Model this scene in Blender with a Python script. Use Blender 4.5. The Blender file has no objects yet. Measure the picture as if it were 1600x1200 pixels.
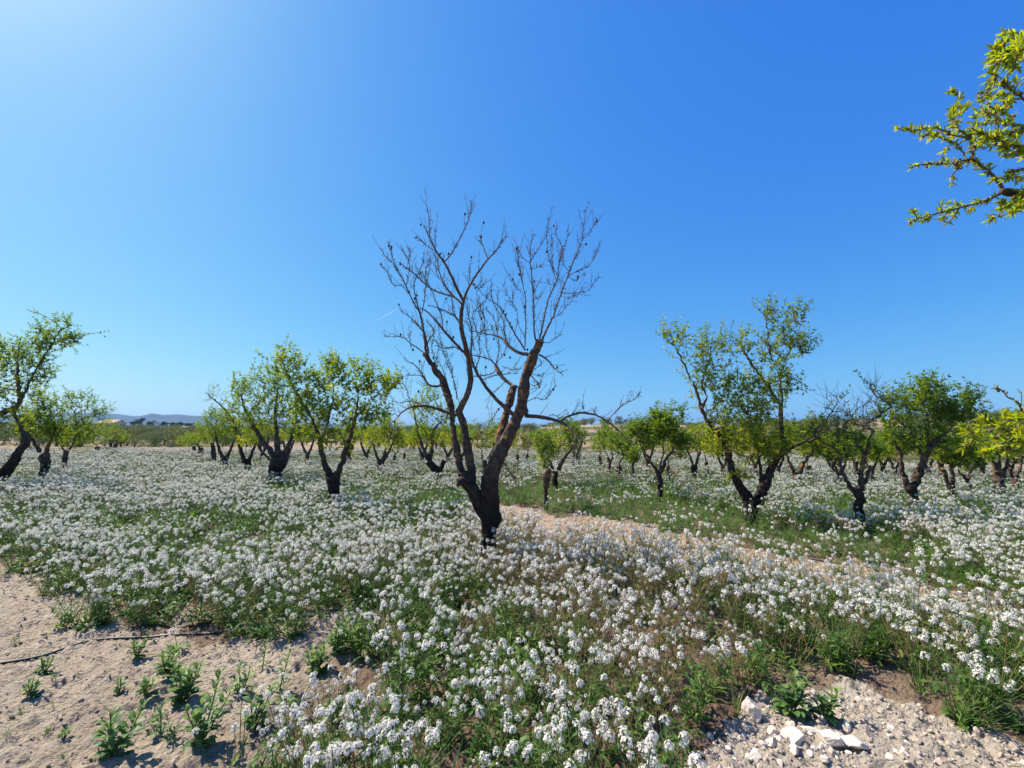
import bpy, math, random
import numpy as np
from mathutils import Vector, noise as mnoise

# ------------------------------------------------------------------ camera, world, sun, exposure
S = bpy.context.scene
COL = S.collection
H_CAM = 1.40                      # height of the camera above the ground
F_PX = 700.0                      # focal length in pixels of the 1600 px wide photograph
PITCH = math.atan(83.0 / 700.0)
cam_d = bpy.data.cameras.new('camera')
cam_d.sensor_width = 36.0
cam_d.lens = 36.0 * F_PX / 1600.0
cam_d.clip_start = 0.05
cam_d.clip_end = 30000.0
cam = bpy.data.objects.new('camera', cam_d)
COL.objects.link(cam)
cam.location = (0, 0, H_CAM)
cam.rotation_euler = (math.pi / 2 + PITCH, 0, 0)
S.camera = cam

SUN_EL, SUN_AZ = math.radians(50), math.radians(-66)     # azimuth from +Y, negative to the left
sun_dir = Vector((math.sin(SUN_AZ) * math.cos(SUN_EL), math.cos(SUN_AZ) * math.cos(SUN_EL), math.sin(SUN_EL)))
sd = bpy.data.lights.new('sun', 'SUN')
sd.energy = 5.0
sd.angle = math.radians(0.53)
sd.color = (1.0, 0.92, 0.80)
so = bpy.data.objects.new('sun', sd)
COL.objects.link(so)
so.rotation_euler = sun_dir.to_track_quat('Z', 'Y').to_euler()

W = bpy.data.worlds.new('World')
S.world = W
W.use_nodes = True
wn, wl = W.node_tree.nodes, W.node_tree.links
wn.clear()
w_out = wn.new('ShaderNodeOutputWorld')
w_bg = wn.new('ShaderNodeBackground')
w_bg.inputs['Strength'].default_value = 0.15
sky = wn.new('ShaderNodeTexSky')
sky.sky_type = 'NISHITA'
sky.sun_disc = False
sky.sun_elevation = SUN_EL
sky.sun_rotation = SUN_AZ
sky.air_density = 1.0
sky.dust_density = 1.0
sky.ozone_density = 2.0
# the phone's rendering of the sky: one gain and gamma per colour channel
w_sep = wn.new('ShaderNodeSeparateColor')
w_com = wn.new('ShaderNodeCombineColor')
wl.new(sky.outputs[0], w_sep.inputs[0])
for k, (gain, gam) in enumerate(((0.150, 1.36), (0.520, 0.89), (2.18, 0.26))):
    w_p = wn.new('ShaderNodeMath')
    w_p.operation = 'POWER'
    w_p.inputs[1].default_value = gam
    w_m = wn.new('ShaderNodeMath')
    w_m.operation = 'MULTIPLY'
    w_m.inputs[1].default_value = gain
    wl.new(w_sep.outputs[k], w_p.inputs[0])
    wl.new(w_p.outputs[0], w_m.inputs[0])
    wl.new(w_m.outputs[0], w_com.inputs[k])
wl.new(w_com.outputs[0], w_bg.inputs['Color'])
wl.new(w_bg.outputs[0], w_out.inputs['Surface'])

S.view_settings.view_transform = 'Standard'
S.view_settings.look = 'None'
S.view_settings.exposure = 0.85
S.view_settings.gamma = 1.0
S.cycles.max_bounces = 8
S.cycles.diffuse_bounces = 3
S.cycles.glossy_bounces = 2
S.cycles.transmission_bounces = 4
S.cycles.transparent_max_bounces = 6
S.cycles.volume_bounces = 0
S.cycles.use_denoising = True

# ------------------------------------------------------------------ picture <-> place
CT, ST = math.cos(PITCH), math.sin(PITCH)

def ray(px, py):
    x = (px - 800.0) / F_PX
    y = (600.0 - py) / F_PX
    return np.array([x, CT - ST * y, ST + CT * y])

def P(px, py, Y):
    """the point seen at (px, py) of the photograph at depth Y"""
    r = ray(px, py)
    return np.array([0, 0, H_CAM]) + r * (Y / r[1])

def G(px, py, z=0.0):
    """the point seen at (px, py) that lies at height z"""
    r = ray(px, py)
    t = (z - H_CAM) / min(r[2], -1e-4)
    return np.array([0, 0, H_CAM]) + r * t

def project(x, y, z):
    dz = z - H_CAM
    d = y * CT + dz * ST
    u = -y * ST + dz * CT
    d = np.where(np.abs(d) < 1e-6, 1e-6, d)
    return 800 + F_PX * x / d, 600 - F_PX * u / d, d

def smooth(x, a, b):
    t = np.clip((x - a) / (b - a), 0, 1)
    return t * t * (3 - 2 * t)

def _hash(ix, iy, seed):
    h = (ix.astype(np.int64) * 374761393 + iy.astype(np.int64) * 668265263 + seed * 1274126177) & 0xffffffff
    h = ((h ^ (h >> 13)) * 1274126177) & 0xffffffff
    h = h ^ (h >> 16)
    return (h & 0xffffff) / float(0xffffff)

def vnoise(x, y, seed=0):
    ix, iy = np.floor(x), np.floor(y)
    fx, fy = x - ix, y - iy
    fx, fy = fx * fx * (3 - 2 * fx), fy * fy * (3 - 2 * fy)
    a, b = _hash(ix, iy, seed), _hash(ix + 1, iy, seed)
    c, d = _hash(ix, iy + 1, seed), _hash(ix + 1, iy + 1, seed)
    return (a + (b - a) * fx) * (1 - fy) + (c + (d - c) * fx) * fy

def fbm(x, y, seed=0, octv=4):
    s, a, t = 0, 0.5, 0
    for k in range(octv):
        s = s + a * vnoise(x * 2 ** k + 17.3 * k, y * 2 ** k - 9.1 * k, seed + k)
        t += a
        a *= 0.5
    return s / t

def inpoly(px, py, poly):
    px, py = np.asarray(px, float), np.asarray(py, float)
    inside = np.zeros(px.shape, bool)
    n = len(poly)
    for i in range(n):
        x0, y0 = poly[i]
        x1, y1 = poly[(i + 1) % n]
        if y0 == y1:
            continue
        c = ((y0 > py) != (y1 > py)) & (px < (x1 - x0) * (py - y0) / (y1 - y0) + x0)
        inside ^= c
    return inside

# zones of the ground, drawn as outlines on the earth itself (metres)
def zone(pts):
    return [tuple(G(a, b)[:2]) for a, b in pts]
Z_SOIL = zone([(-900, 850), (-200, 862), (0, 878), (90, 930), (170, 978), (250, 992), (285, 940), (315, 975), (340, 1012), (420, 1012), (470, 1000),
               (500, 960), (530, 965), (545, 1010), (600, 1050), (560, 1100), (500, 1130), (470, 1190), (430, 1260), (400, 1600), (-900, 1600)])
Z_PATH = zone([(745, 785), (850, 800), (950, 815), (1080, 842), (1230, 874), (1330, 890), (1450, 920), (1640, 965), (1900, 1020), (1900, 1060),
               (1640, 1004), (1450, 962), (1300, 942), (1150, 914), (1000, 878), (850, 854), (770, 836)])
Z_GRAVEL = zone([(1060, 1205), (1110, 1160), (1165, 1122), (1240, 1105), (1325, 1084), (1450, 1124), (1600, 1182), (1750, 1235), (1750, 1700), (950, 1700)])
Z_WEEDY = zone([(1050, 1170), (1070, 1090), (1150, 1050), (1330, 1050), (1318, 1125), (1215, 1140), (1120, 1165)])
Z_GREEN = zone([(770, 752), (1000, 782), (1180, 815), (1320, 838), (1430, 880), (1520, 930), (1330, 890), (1230, 876), (1080, 842), (950, 815), (850, 800), (760, 785)])

def field_edge(x, y):
    """how far inside the flowering field a point lies, in metres (negative outside)"""
    a = x / np.maximum(y, 0.1)
    lim = np.interp(a, [-1.4, -1.0, -0.6, -0.2, 0.15, 0.45, 0.75, 1.0, 1.5], [30, 36, 40, 40, 34, 27, 20, 16.5, 16.0])
    return lim + 2.2 * (vnoise(x * 0.3, y * 0.3, 4) - 0.5) - y

def terrain(x, y):
    r = np.hypot(x, y)
    a = x / np.maximum(np.abs(y), 0.1)
    left = 6.3 * smooth(r, 46, 380)
    hill = (4.1 + 1.1 * smooth(a, 0.0, 0.25) + 0.5 * np.sin(a * 9)) * smooth(r, 46, 150) + 1.2 * smooth(r, 150, 400)
    wr = smooth(a, -0.42, -0.12)
    z = left * (1 - wr) + hill * wr
    z = np.where(y < 0, 0, z)
    z += smooth(r, 60, 120) * (0.5 * (fbm(x / 22, y / 22, 31, 3) - 0.5))
    steps = smooth(r, 60, 90) * wr * (1 - smooth(r, 150, 220))
    tz = np.floor(z / 0.8) * 0.8 + 0.8 * smooth(z / 0.8 - np.floor(z / 0.8), 0.55, 0.95)
    z = z * (1 - 0.8 * steps) + tz * 0.8 * steps
    bank = np.exp(-((y - field_edge(x, y) * 0 - 43.5) / 1.2) ** 2) * smooth(-a, 0.55, 0.7) * 0.45
    return z + bank

def relief(x, y):
    """clods and hollows of the tilled earth near the camera"""
    fade = 1 - smooth(np.hypot(x, y), 9, 24)
    h = 0.10 * (fbm(x * 0.55, y * 0.55, 3, 2) - 0.5)
    h += 0.040 * (fbm(x * 3.1, y * 3.1, 5, 3) - 0.5)
    c = fbm(x * 13, y * 13, 9, 3)
    h += 0.040 * np.maximum(c - 0.48, 0) * 2.2
    h += 0.030 * np.maximum(fbm(x * 27, y * 27, 15, 2) - 0.5, 0) * 2
    h += 0.020 * (fbm(x * 38, y * 38, 12, 2) - 0.5)
    return h * fade

def ground_z(x, y):
    x, y = np.asarray(x, float), np.asarray(y, float)
    return terrain(x, y) + relief(x, y)

# ------------------------------------------------------------------ mesh collecting
class MB:
    def __init__(self):
        self.v, self.l, self.c, self.mi, self.t, self.sm = [], [], [], [], [], []
        self.n = 0
    def add(self, verts, faces, mi=0, tint=0.5, smooth=False):
        """verts (N,3); faces (M,k) of indices into verts"""
        verts = np.asarray(verts, float).reshape(-1, 3)
        faces = np.asarray(faces, np.int64)
        if not len(faces):
            return
        k = faces.shape[1]
        self.v.append(verts)
        self.l.append((faces + self.n).ravel())
        self.c.append(np.full(len(faces), k))
        self.mi.append(np.full(len(faces), mi))
        self.sm.append(np.full(len(faces), smooth))
        t = np.asarray(tint, float)
        self.t.append(np.full(len(verts), float(t)) if t.ndim == 0 else t)
        self.n += len(verts)
    def tube(self, pts, rad, sides=6, mi=0, tint=0.5, cap=True, smooth=True):
        pts = np.asarray(pts, float)
        n = len(pts)
        rad = np.broadcast_to(np.asarray(rad, float), (n,))
        d = np.gradient(pts, axis=0)
        d /= np.maximum(np.linalg.norm(d, axis=1, keepdims=True), 1e-9)
        ref = np.array([0.31, 0.87, 0.38]) if abs(d[0] @ np.array([0.31, 0.87, 0.38])) < 0.9 else np.array([1.0, 0, 0])
        u = ref - (d @ ref)[:, None] * d
        u /= np.maximum(np.linalg.norm(u, axis=1, keepdims=True), 1e-9)
        w = np.cross(d, u)
        a = np.arange(sides) * 2 * math.pi / sides
        ring = pts[:, None, :] + rad[:, None, None] * (np.cos(a)[None, :, None] * u[:, None, :] + np.sin(a)[None, :, None] * w[:, None, :])
        i = np.arange(n - 1)[:, None] * sides
        j = np.arange(sides)[None, :]
        jn = (j + 1) % sides
        q = np.stack([i + j, i + jn, i + sides + jn, i + sides + j], -1).reshape(-1, 4)
        self.add(ring.reshape(-1, 3), q, mi, tint, smooth)
        if cap:
            self.add(ring[-1], [list(range(sides))], mi, tint, False)
            self.add(ring[0], [list(range(sides))[::-1]], mi, tint, False)
    def build(self, name, mats, parent=None, link=True):
        me = bpy.data.meshes.new(name)
        v = np.concatenate(self.v)
        l = np.concatenate(self.l)
        c = np.concatenate(self.c)
        me.vertices.add(len(v))
        me.vertices.foreach_set('co', v.astype(np.float32).ravel())
        me.loops.add(len(l))
        me.loops.foreach_set('vertex_index', l.astype(np.int32))
        me.polygons.add(len(c))
        me.polygons.foreach_set('loop_start', (np.cumsum(c) - c).astype(np.int32))
        me.polygons.foreach_set('material_index', np.concatenate(self.mi).astype(np.int32))
        me.polygons.foreach_set('use_smooth', np.concatenate(self.sm))
        at = me.attributes.new('tint', 'FLOAT', 'POINT')
        at.data.foreach_set('value', np.concatenate(self.t).astype(np.float32))
        for m in (mats if isinstance(mats, (list, tuple)) else [mats]):
            me.materials.append(m)
        me.update(calc_edges=True)
        o = bpy.data.objects.new(name, me)
        if link:
            COL.objects.link(o)
        if parent is not None:
            o.parent = parent
            o.location = -np.array(parent.location)
        return o

def thing(name, label, cat, loc, group=None):
    o = bpy.data.objects.new(name, None)
    o.empty_display_size = 0.1
    COL.objects.link(o)
    o.location = [float(q) for q in loc]
    o['label'], o['category'] = label, cat
    if group:
        o['group'] = group
    return o

def tag(o, label, cat, group=None):
    o['label'], o['category'] = label, cat
    if group:
        o['group'] = group

def leaf_quads(mb, base, dirn, length, width, rng, mi=0, tint=0.5, fold=0.18, droop=0.1):
    """many leaves at once, each two triangles folded along the midrib"""
    n = len(base)
    if not n:
        return
    d = dirn / np.maximum(np.linalg.norm(dirn, axis=1, keepdims=True), 1e-9)
    r = rng.normal(size=(n, 3))
    s = np.cross(d, r)
    s /= np.maximum(np.linalg.norm(s, axis=1, keepdims=True), 1e-9)
    up = np.cross(s, d)
    L, Wd = np.asarray(length).reshape(-1, 1), np.asarray(width).reshape(-1, 1)
    tip = base + d * L - up * L * droop
    m = base + d * L * 0.48
    a = m + s * Wd * 0.5 + up * Wd * fold
    b = m - s * Wd * 0.5 + up * Wd * fold
    v = np.stack([base, a, tip, b], 1).reshape(-1, 3)
    i = np.arange(n)[:, None] * 4
    f = np.concatenate([i + [0, 1, 2], i + [0, 2, 3]], 0)
    t = np.broadcast_to(np.asarray(tint, float), (n,))
    mb.add(v, f, mi, np.repeat(t, 4))

# ------------------------------------------------------------------ materials
def mat(name):
    m = bpy.data.materials.new(name)
    m.use_nodes = True
    nt = m.node_tree
    nt.nodes.clear()
    out = nt.nodes.new('ShaderNodeOutputMaterial')
    return m, nt, out

def node(nt, kind, **kw):
    n = nt.nodes.new(kind)
    for k, v in kw.items():
        if k.startswith('i_'):
            n.inputs[k[2:].replace('_', ' ')].default_value = v
        else:
            setattr(n, k, v)
    return n

def ramp(nt, stops):
    r = nt.nodes.new('ShaderNodeValToRGB')
    e = r.color_ramp.elements
    while len(e) < len(stops):
        e.new(0.5)
    for k, (p, c) in enumerate(stops):
        e[k].position = p
        e[k].color = (*c, 1)
    return r

def leaf_mat(name, stops, transl=0.45, rough=0.5, spec=0.3, glow=1.5):
    m, nt, out = mat(name)
    at = node(nt, 'ShaderNodeAttribute', attribute_name='tint')
    oi = node(nt, 'ShaderNodeObjectInfo')
    r = ramp(nt, stops)
    ad = node(nt, 'ShaderNodeMath', operation='MULTIPLY_ADD')
    ad.inputs[1].default_value = 0.16
    sb = node(nt, 'ShaderNodeMath', operation='SUBTRACT')
    sb.inputs[1].default_value = 0.08
    nt.links.new(oi.outputs['Random'], ad.inputs[0])
    nt.links.new(at.outputs['Fac'], ad.inputs[2])
    nt.links.new(ad.outputs[0], sb.inputs[0])
    nt.links.new(sb.outputs[0], r.inputs[0])
    b = node(nt, 'ShaderNodeBsdfPrincipled', i_Roughness=rough)
    b.inputs['Specular IOR Level'].default_value = spec
    tr = node(nt, 'ShaderNodeBsdfTranslucent')
    hs = node(nt, 'ShaderNodeHueSaturation', i_Saturation=1.1 if glow > 1.2 else 0.7, i_Value=glow)
    mx = node(nt, 'ShaderNodeMixShader', i_Fac=transl)
    nt.links.new(r.outputs[0], b.inputs['Base Color'])
    nt.links.new(r.outputs[0], hs.inputs['Color'])
    nt.links.new(hs.outputs[0], tr.inputs['Color'])
    nt.links.new(b.outputs[0], mx.inputs[1])
    nt.links.new(tr.outputs[0], mx.inputs[2])
    nt.links.new(mx.outputs[0], out.inputs[0])
    return m

M_LEAF = leaf_mat('almond_leaf', [(0.0, (0.075, 0.135, 0.03)), (0.35, (0.145, 0.225, 0.035)), (0.65, (0.27, 0.32, 0.033)), (1.0, (0.45, 0.39, 0.035))], 0.58, 0.45, 0.3, 1.7)
M_HERB = leaf_mat('herb_leaf', [(0.0, (0.04, 0.095, 0.02)), (0.5, (0.09, 0.175, 0.03)), (1.0, (0.18, 0.23, 0.04))], 0.4)
M_WEED = leaf_mat('weed_leaf', [(0.0, (0.055, 0.12, 0.04)), (0.5, (0.10, 0.19, 0.055)), (1.0, (0.19, 0.26, 0.06))], 0.35)
M_STALK = leaf_mat('flower_stalk', [(0.0, (0.08, 0.16, 0.035)), (0.5, (0.17, 0.19, 0.06)), (1.0, (0.27, 0.17, 0.08))], 0.2)
M_GRASS = leaf_mat('grass_blade', [(0.0, (0.04, 0.09, 0.018)), (0.6, (0.09, 0.17, 0.03)), (1.0, (0.25, 0.22, 0.09))], 0.4)
M_PINE = leaf_mat('pine_needles', [(0.0, (0.015, 0.03, 0.014)), (1.0, (0.04, 0.06, 0.022))], 0.1)
M_SCRUB = leaf_mat('scrub_leaf', [(0.0, (0.075, 0.095, 0.05)), (0.5, (0.12, 0.15, 0.045)), (1.0, (0.22, 0.22, 0.06))], 0.25)
M_PETAL = leaf_mat('petal', [(0.0, (0.74, 0.66, 0.62)), (0.5, (0.82, 0.77, 0.71)), (1.0, (0.86, 0.83, 0.76))], 0.42, 0.7, 0.1, 1.08)
M_YELLOW = leaf_mat('yellow_petal', [(0.0, (0.6, 0.35, 0.02)), (1.0, (0.75, 0.5, 0.03))], 0.3)
M_HUSK = leaf_mat('calyx', [(0.0, (0.16, 0.07, 0.05)), (1.0, (0.30, 0.17, 0.11))], 0.2)

def bark_mat(name, dark, mid, lichen, amount):
    m, nt, out = mat(name)
    L = nt.links
    tc = node(nt, 'ShaderNodeTexCoord')
    n1 = node(nt, 'ShaderNodeTexNoise', i_Scale=9.0, i_Detail=8.0, i_Roughness=0.65)
    mp = node(nt, 'ShaderNodeMapping')
    mp.inputs['Scale'].default_value = (46, 46, 9)
    n2 = node(nt, 'ShaderNodeTexNoise', i_Scale=1.0, i_Detail=6.0, i_Roughness=0.7)
    n3 = node(nt, 'ShaderNodeTexNoise', i_Scale=11.0, i_Detail=6.0, i_Roughness=0.75)
    L.new(tc.outputs['Object'], n1.inputs['Vector'])
    L.new(tc.outputs['Object'], mp.inputs['Vector'])
    L.new(mp.outputs[0], n2.inputs['Vector'])
    L.new(tc.outputs['Object'], n3.inputs['Vector'])
    r1 = ramp(nt, [(0.38, dark), (0.62, mid)])
    mixf = node(nt, 'ShaderNodeMath', operation='ADD')
    L.new(n1.outputs[0], mixf.inputs[0])
    L.new(n2.outputs[0], mixf.inputs[1])
    hf = node(nt, 'ShaderNodeMath', operation='MULTIPLY')
    hf.inputs[1].default_value = 0.5
    L.new(mixf.outputs[0], hf.inputs[0])
    L.new(hf.outputs[0], r1.inputs[0])
    at = node(nt, 'ShaderNodeAttribute', attribute_name='tint')
    ml = node(nt, 'ShaderNodeMath', operation='MULTIPLY')
    r3 = ramp(nt, [(0.56 - 0.12 * amount, (0, 0, 0)), (0.70 - 0.12 * amount, (1, 1, 1))])
    L.new(n3.outputs[0], r3.inputs[0])
    L.new(r3.outputs[0], ml.inputs[0])
    L.new(at.outputs['Fac'], ml.inputs[1])
    mx = node(nt, 'ShaderNodeMix', data_type='RGBA')
    L.new(ml.outputs[0], mx.inputs[0])
    L.new(r1.outputs[0], mx.inputs[6])
    mx.inputs[7].default_value = (*lichen, 1)
    b = node(nt, 'ShaderNodeBsdfPrincipled', i_Roughness=0.92)
    b.inputs['Specular IOR Level'].default_value = 0.15
    # near-black foot is mostly shade painted in, partly stain, the limbs above are brown
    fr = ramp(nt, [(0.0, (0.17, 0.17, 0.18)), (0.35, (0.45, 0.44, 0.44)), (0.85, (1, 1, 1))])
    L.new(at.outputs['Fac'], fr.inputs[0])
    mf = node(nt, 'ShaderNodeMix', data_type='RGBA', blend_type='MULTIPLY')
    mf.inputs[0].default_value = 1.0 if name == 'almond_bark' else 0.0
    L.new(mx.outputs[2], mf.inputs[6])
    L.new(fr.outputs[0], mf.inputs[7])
    L.new(mf.outputs[2], b.inputs['Base Color'])
    bp = node(nt, 'ShaderNodeBump', i_Strength=0.9, i_Distance=0.02)
    L.new(n2.outputs[0], bp.inputs['Height'])
    L.new(bp.outputs[0], b.inputs['Normal'])
    L.new(b.outputs[0], out.inputs[0])
    return m

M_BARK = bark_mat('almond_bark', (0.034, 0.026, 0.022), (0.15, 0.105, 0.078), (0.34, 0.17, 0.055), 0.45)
M_BRANCH = bark_mat('branch_bark', (0.07, 0.052, 0.044), (0.18, 0.13, 0.10), (0.32, 0.17, 0.06), 0.35)
M_TWIG = bark_mat('pale_twig_bark', (0.10, 0.075, 0.06), (0.22, 0.16, 0.13), (0.35, 0.22, 0.08), 0.2)

def plain(name, col, rough=0.8, var=0.25, scale=6.0, bump=0.0, spec=0.3):
    m, nt, out = mat(name)
    L = nt.links
    tc = node(nt, 'ShaderNodeTexCoord')
    n1 = node(nt, 'ShaderNodeTexNoise', i_Scale=scale, i_Detail=6.0, i_Roughness=0.6)
    L.new(tc.outputs['Object'], n1.inputs['Vector'])
    c = np.array(col)
    r1 = ramp(nt, [(0.25, tuple(c * (1 - var))), (0.75, tuple(np.minimum(c * (1 + var), 0.95)))])
    L.new(n1.outputs[0], r1.inputs[0])
    b = node(nt, 'ShaderNodeBsdfPrincipled', i_Roughness=rough)
    b.inputs['Specular IOR Level'].default_value = spec
    L.new(r1.outputs[0], b.inputs['Base Color'])
    if bump:
        bp = node(nt, 'ShaderNodeBump', i_Strength=0.7, i_Distance=bump)
        L.new(n1.outputs[0], bp.inputs['Height'])
        L.new(bp.outputs[0], b.inputs['Normal'])
    L.new(b.outputs[0], out.inputs[0])
    return m

M_ROCK = plain('limestone', (0.58, 0.50, 0.425), 0.9, 0.28, 14.0, 0.012, 0.2)
M_PEBBLE = plain('pebble_stone', (0.42, 0.34, 0.275), 0.9, 0.4, 20.0, 0.004, 0.2)
M_CLOD = plain('earth_clod', (0.34, 0.27, 0.20), 0.95, 0.25, 20.0, 0.006, 0.1)
M_HOSE = plain('black_polythene', (0.022, 0.022, 0.024), 0.45, 0.3, 30.0, 0, 0.5)
M_DRY = plain('dried_fruit', (0.03, 0.022, 0.018), 0.9, 0.3, 40.0)
M_CUT = plain('sawn_wood', (0.22, 0.13, 0.07), 0.9, 0.4, 30.0, 0.004)

def ground_mat():
    m, nt, out = mat('field_earth')
    L = nt.links
    geo = node(nt, 'ShaderNodeNewGeometry')
    def attr(nm):
        return node(nt, 'ShaderNodeAttribute', attribute_name=nm)
    nA = node(nt, 'ShaderNodeTexNoise', i_Scale=0.9, i_Detail=6.0, i_Roughness=0.6)
    nB = node(nt, 'ShaderNodeTexNoise', i_Scale=22.0, i_Detail=8.0, i_Roughness=0.7)
    nC = node(nt, 'ShaderNodeTexNoise', i_Scale=0.045, i_Detail=7.0, i_Roughness=0.65)
    vo = node(nt, 'ShaderNodeTexVoronoi', i_Scale=55.0)
    for n in (nA, nB, nC, vo):
        L.new(geo.outputs['Position'], n.inputs['Vector'])
    soil = ramp(nt, [(0.3, (0.31, 0.245, 0.18)), (0.5, (0.41, 0.335, 0.25)), (0.75, (0.50, 0.42, 0.325))])
    L.new(nA.outputs[0], soil.inputs[0])
    fine = ramp(nt, [(0.25, (0.62, 0.60, 0.58)), (0.6, (1, 1, 1)), (0.85, (1.16, 1.15, 1.13))])
    L.new(nB.outputs[0], fine.inputs[0])
    def mul(a, b):
        q = node(nt, 'ShaderNodeMix', data_type='RGBA', blend_type='MULTIPLY')
        q.inputs[0].default_value = 1.0
        L.new(a, q.inputs[6]); L.new(b, q.inputs[7])
        return q.outputs[2]
    def mix(f, a, b):
        q = node(nt, 'ShaderNodeMix', data_type='RGBA')
        L.new(f, q.inputs[0])
        for s, c in ((q.inputs[6], a), (q.inputs[7], b)):
            if isinstance(c, tuple):
                s.default_value = (*c, 1)
            else:
                L.new(c, s)
        return q.outputs[2]
    c = soil.outputs[0]
    c = mix(attr('sand').outputs['Fac'], c, (0.40, 0.295, 0.205))
    c = mix(attr('stony').outputs['Fac'], c, (0.43, 0.37, 0.295))
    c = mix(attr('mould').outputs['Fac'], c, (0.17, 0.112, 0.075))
    c = mul(c, fine.outputs[0])
    far = ramp(nt, [(0.30, (0.065, 0.075, 0.03)), (0.44, (0.10, 0.10, 0.045)), (0.52, (0.26, 0.185, 0.12)), (0.66, (0.33, 0.25, 0.17)), (0.74, (0.10, 0.10, 0.045))])
    L.new(nC.outputs[0], far.inputs[0])
    c = mix(attr('far').outputs['Fac'], c, far.outputs[0])
    b = node(nt, 'ShaderNodeBsdfPrincipled', i_Roughness=0.95)
    b.inputs['Specular IOR Level'].default_value = 0.1
    L.new(c, b.inputs['Base Color'])
    hsum = node(nt, 'ShaderNodeMath', operation='MULTIPLY_ADD')
    hsum.inputs[1].default_value = -0.35
    L.new(vo.outputs['Distance'], hsum.inputs[0])
    L.new(nB.outputs[0], hsum.inputs[2])
    bp = node(nt, 'ShaderNodeBump', i_Strength=1.0, i_Distance=0.035)
    L.new(hsum.outputs[0], bp.inputs['Height'])
    L.new(bp.outputs[0], b.inputs['Normal'])
    L.new(b.outputs[0], out.inputs[0])
    return m
M_GROUND = ground_mat()

# ------------------------------------------------------------------ ground: one polar sheet to the horizon
def make_ground():
    th = np.concatenate([np.linspace(-math.pi, -1.12, 90, endpoint=False), np.linspace(-1.12, 1.12, 620, endpoint=False), np.linspace(1.12, math.pi, 90, endpoint=False)])
    rr = [0.35]
    while rr[-1] < 3800:
        r = rr[-1]
        rr.append(r + max(0.0105, 0.0055 * r if r < 10 else 0.02 * r))
    rr = np.array(rr)
    R, T = np.meshgrid(rr, th, indexing='ij')
    x, y = R * np.sin(T), R * np.cos(T)
    z = ground_z(x, y)
    v = np.stack([x, y, z], -1).reshape(-1, 3)
    nr, na = len(rr), len(th)
    i = np.arange(nr - 1)[:, None] * na
    j = np.arange(na)[None, :]
    jn = (j + 1) % na
    q = np.stack([i + j, i + jn, i + na + jn, i + na + j], -1).reshape(-1, 4)
    mb = MB()
    mb.add(v, q, 0, 0.5, True)
    c = np.array([[0, 0, float(ground_z(0, 0))]])
    ring = v[:na]
    mb.add(np.concatenate([c, ring]), np.stack([np.zeros(na, int), 1 + (np.arange(na) + 1) % na, 1 + np.arange(na)], -1), 0, 0.5, True)
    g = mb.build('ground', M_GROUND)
    vv = np.concatenate(mb.v)
    X, Y = vv[:, 0], vv[:, 1]
    wob = 0.34
    Xw = X + wob * (fbm(X * 2.2, Y * 2.2, 51, 3) - 0.5) * 2
    Yw = Y + wob * (fbm(X * 2.2, Y * 2.2, 61, 3) - 0.5) * 2
    far = smooth(-field_edge(X, Y), 1.5, 4.0) * smooth(np.hypot(X, Y), 13, 20)
    def put(nm, a):
        at = g.data.attributes.new(nm, 'FLOAT', 'POINT')
        at.data.foreach_set('value', a.astype(np.float32))
    insoil = inpoly(Xw, Yw, Z_SOIL)
    put('sand', inpoly(Xw, Yw, Z_PATH).astype(float) * 0.85)
    put('stony', inpoly(Xw, Yw, Z_GRAVEL).astype(float) * 0.9)
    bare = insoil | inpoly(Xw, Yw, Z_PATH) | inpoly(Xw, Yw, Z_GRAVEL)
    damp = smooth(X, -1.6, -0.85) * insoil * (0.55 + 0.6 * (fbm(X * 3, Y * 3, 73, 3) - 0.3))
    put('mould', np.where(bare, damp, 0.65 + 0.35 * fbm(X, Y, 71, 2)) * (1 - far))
    put('far', far)
    g['kind'] = 'structure'
    return g
make_ground()

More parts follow.
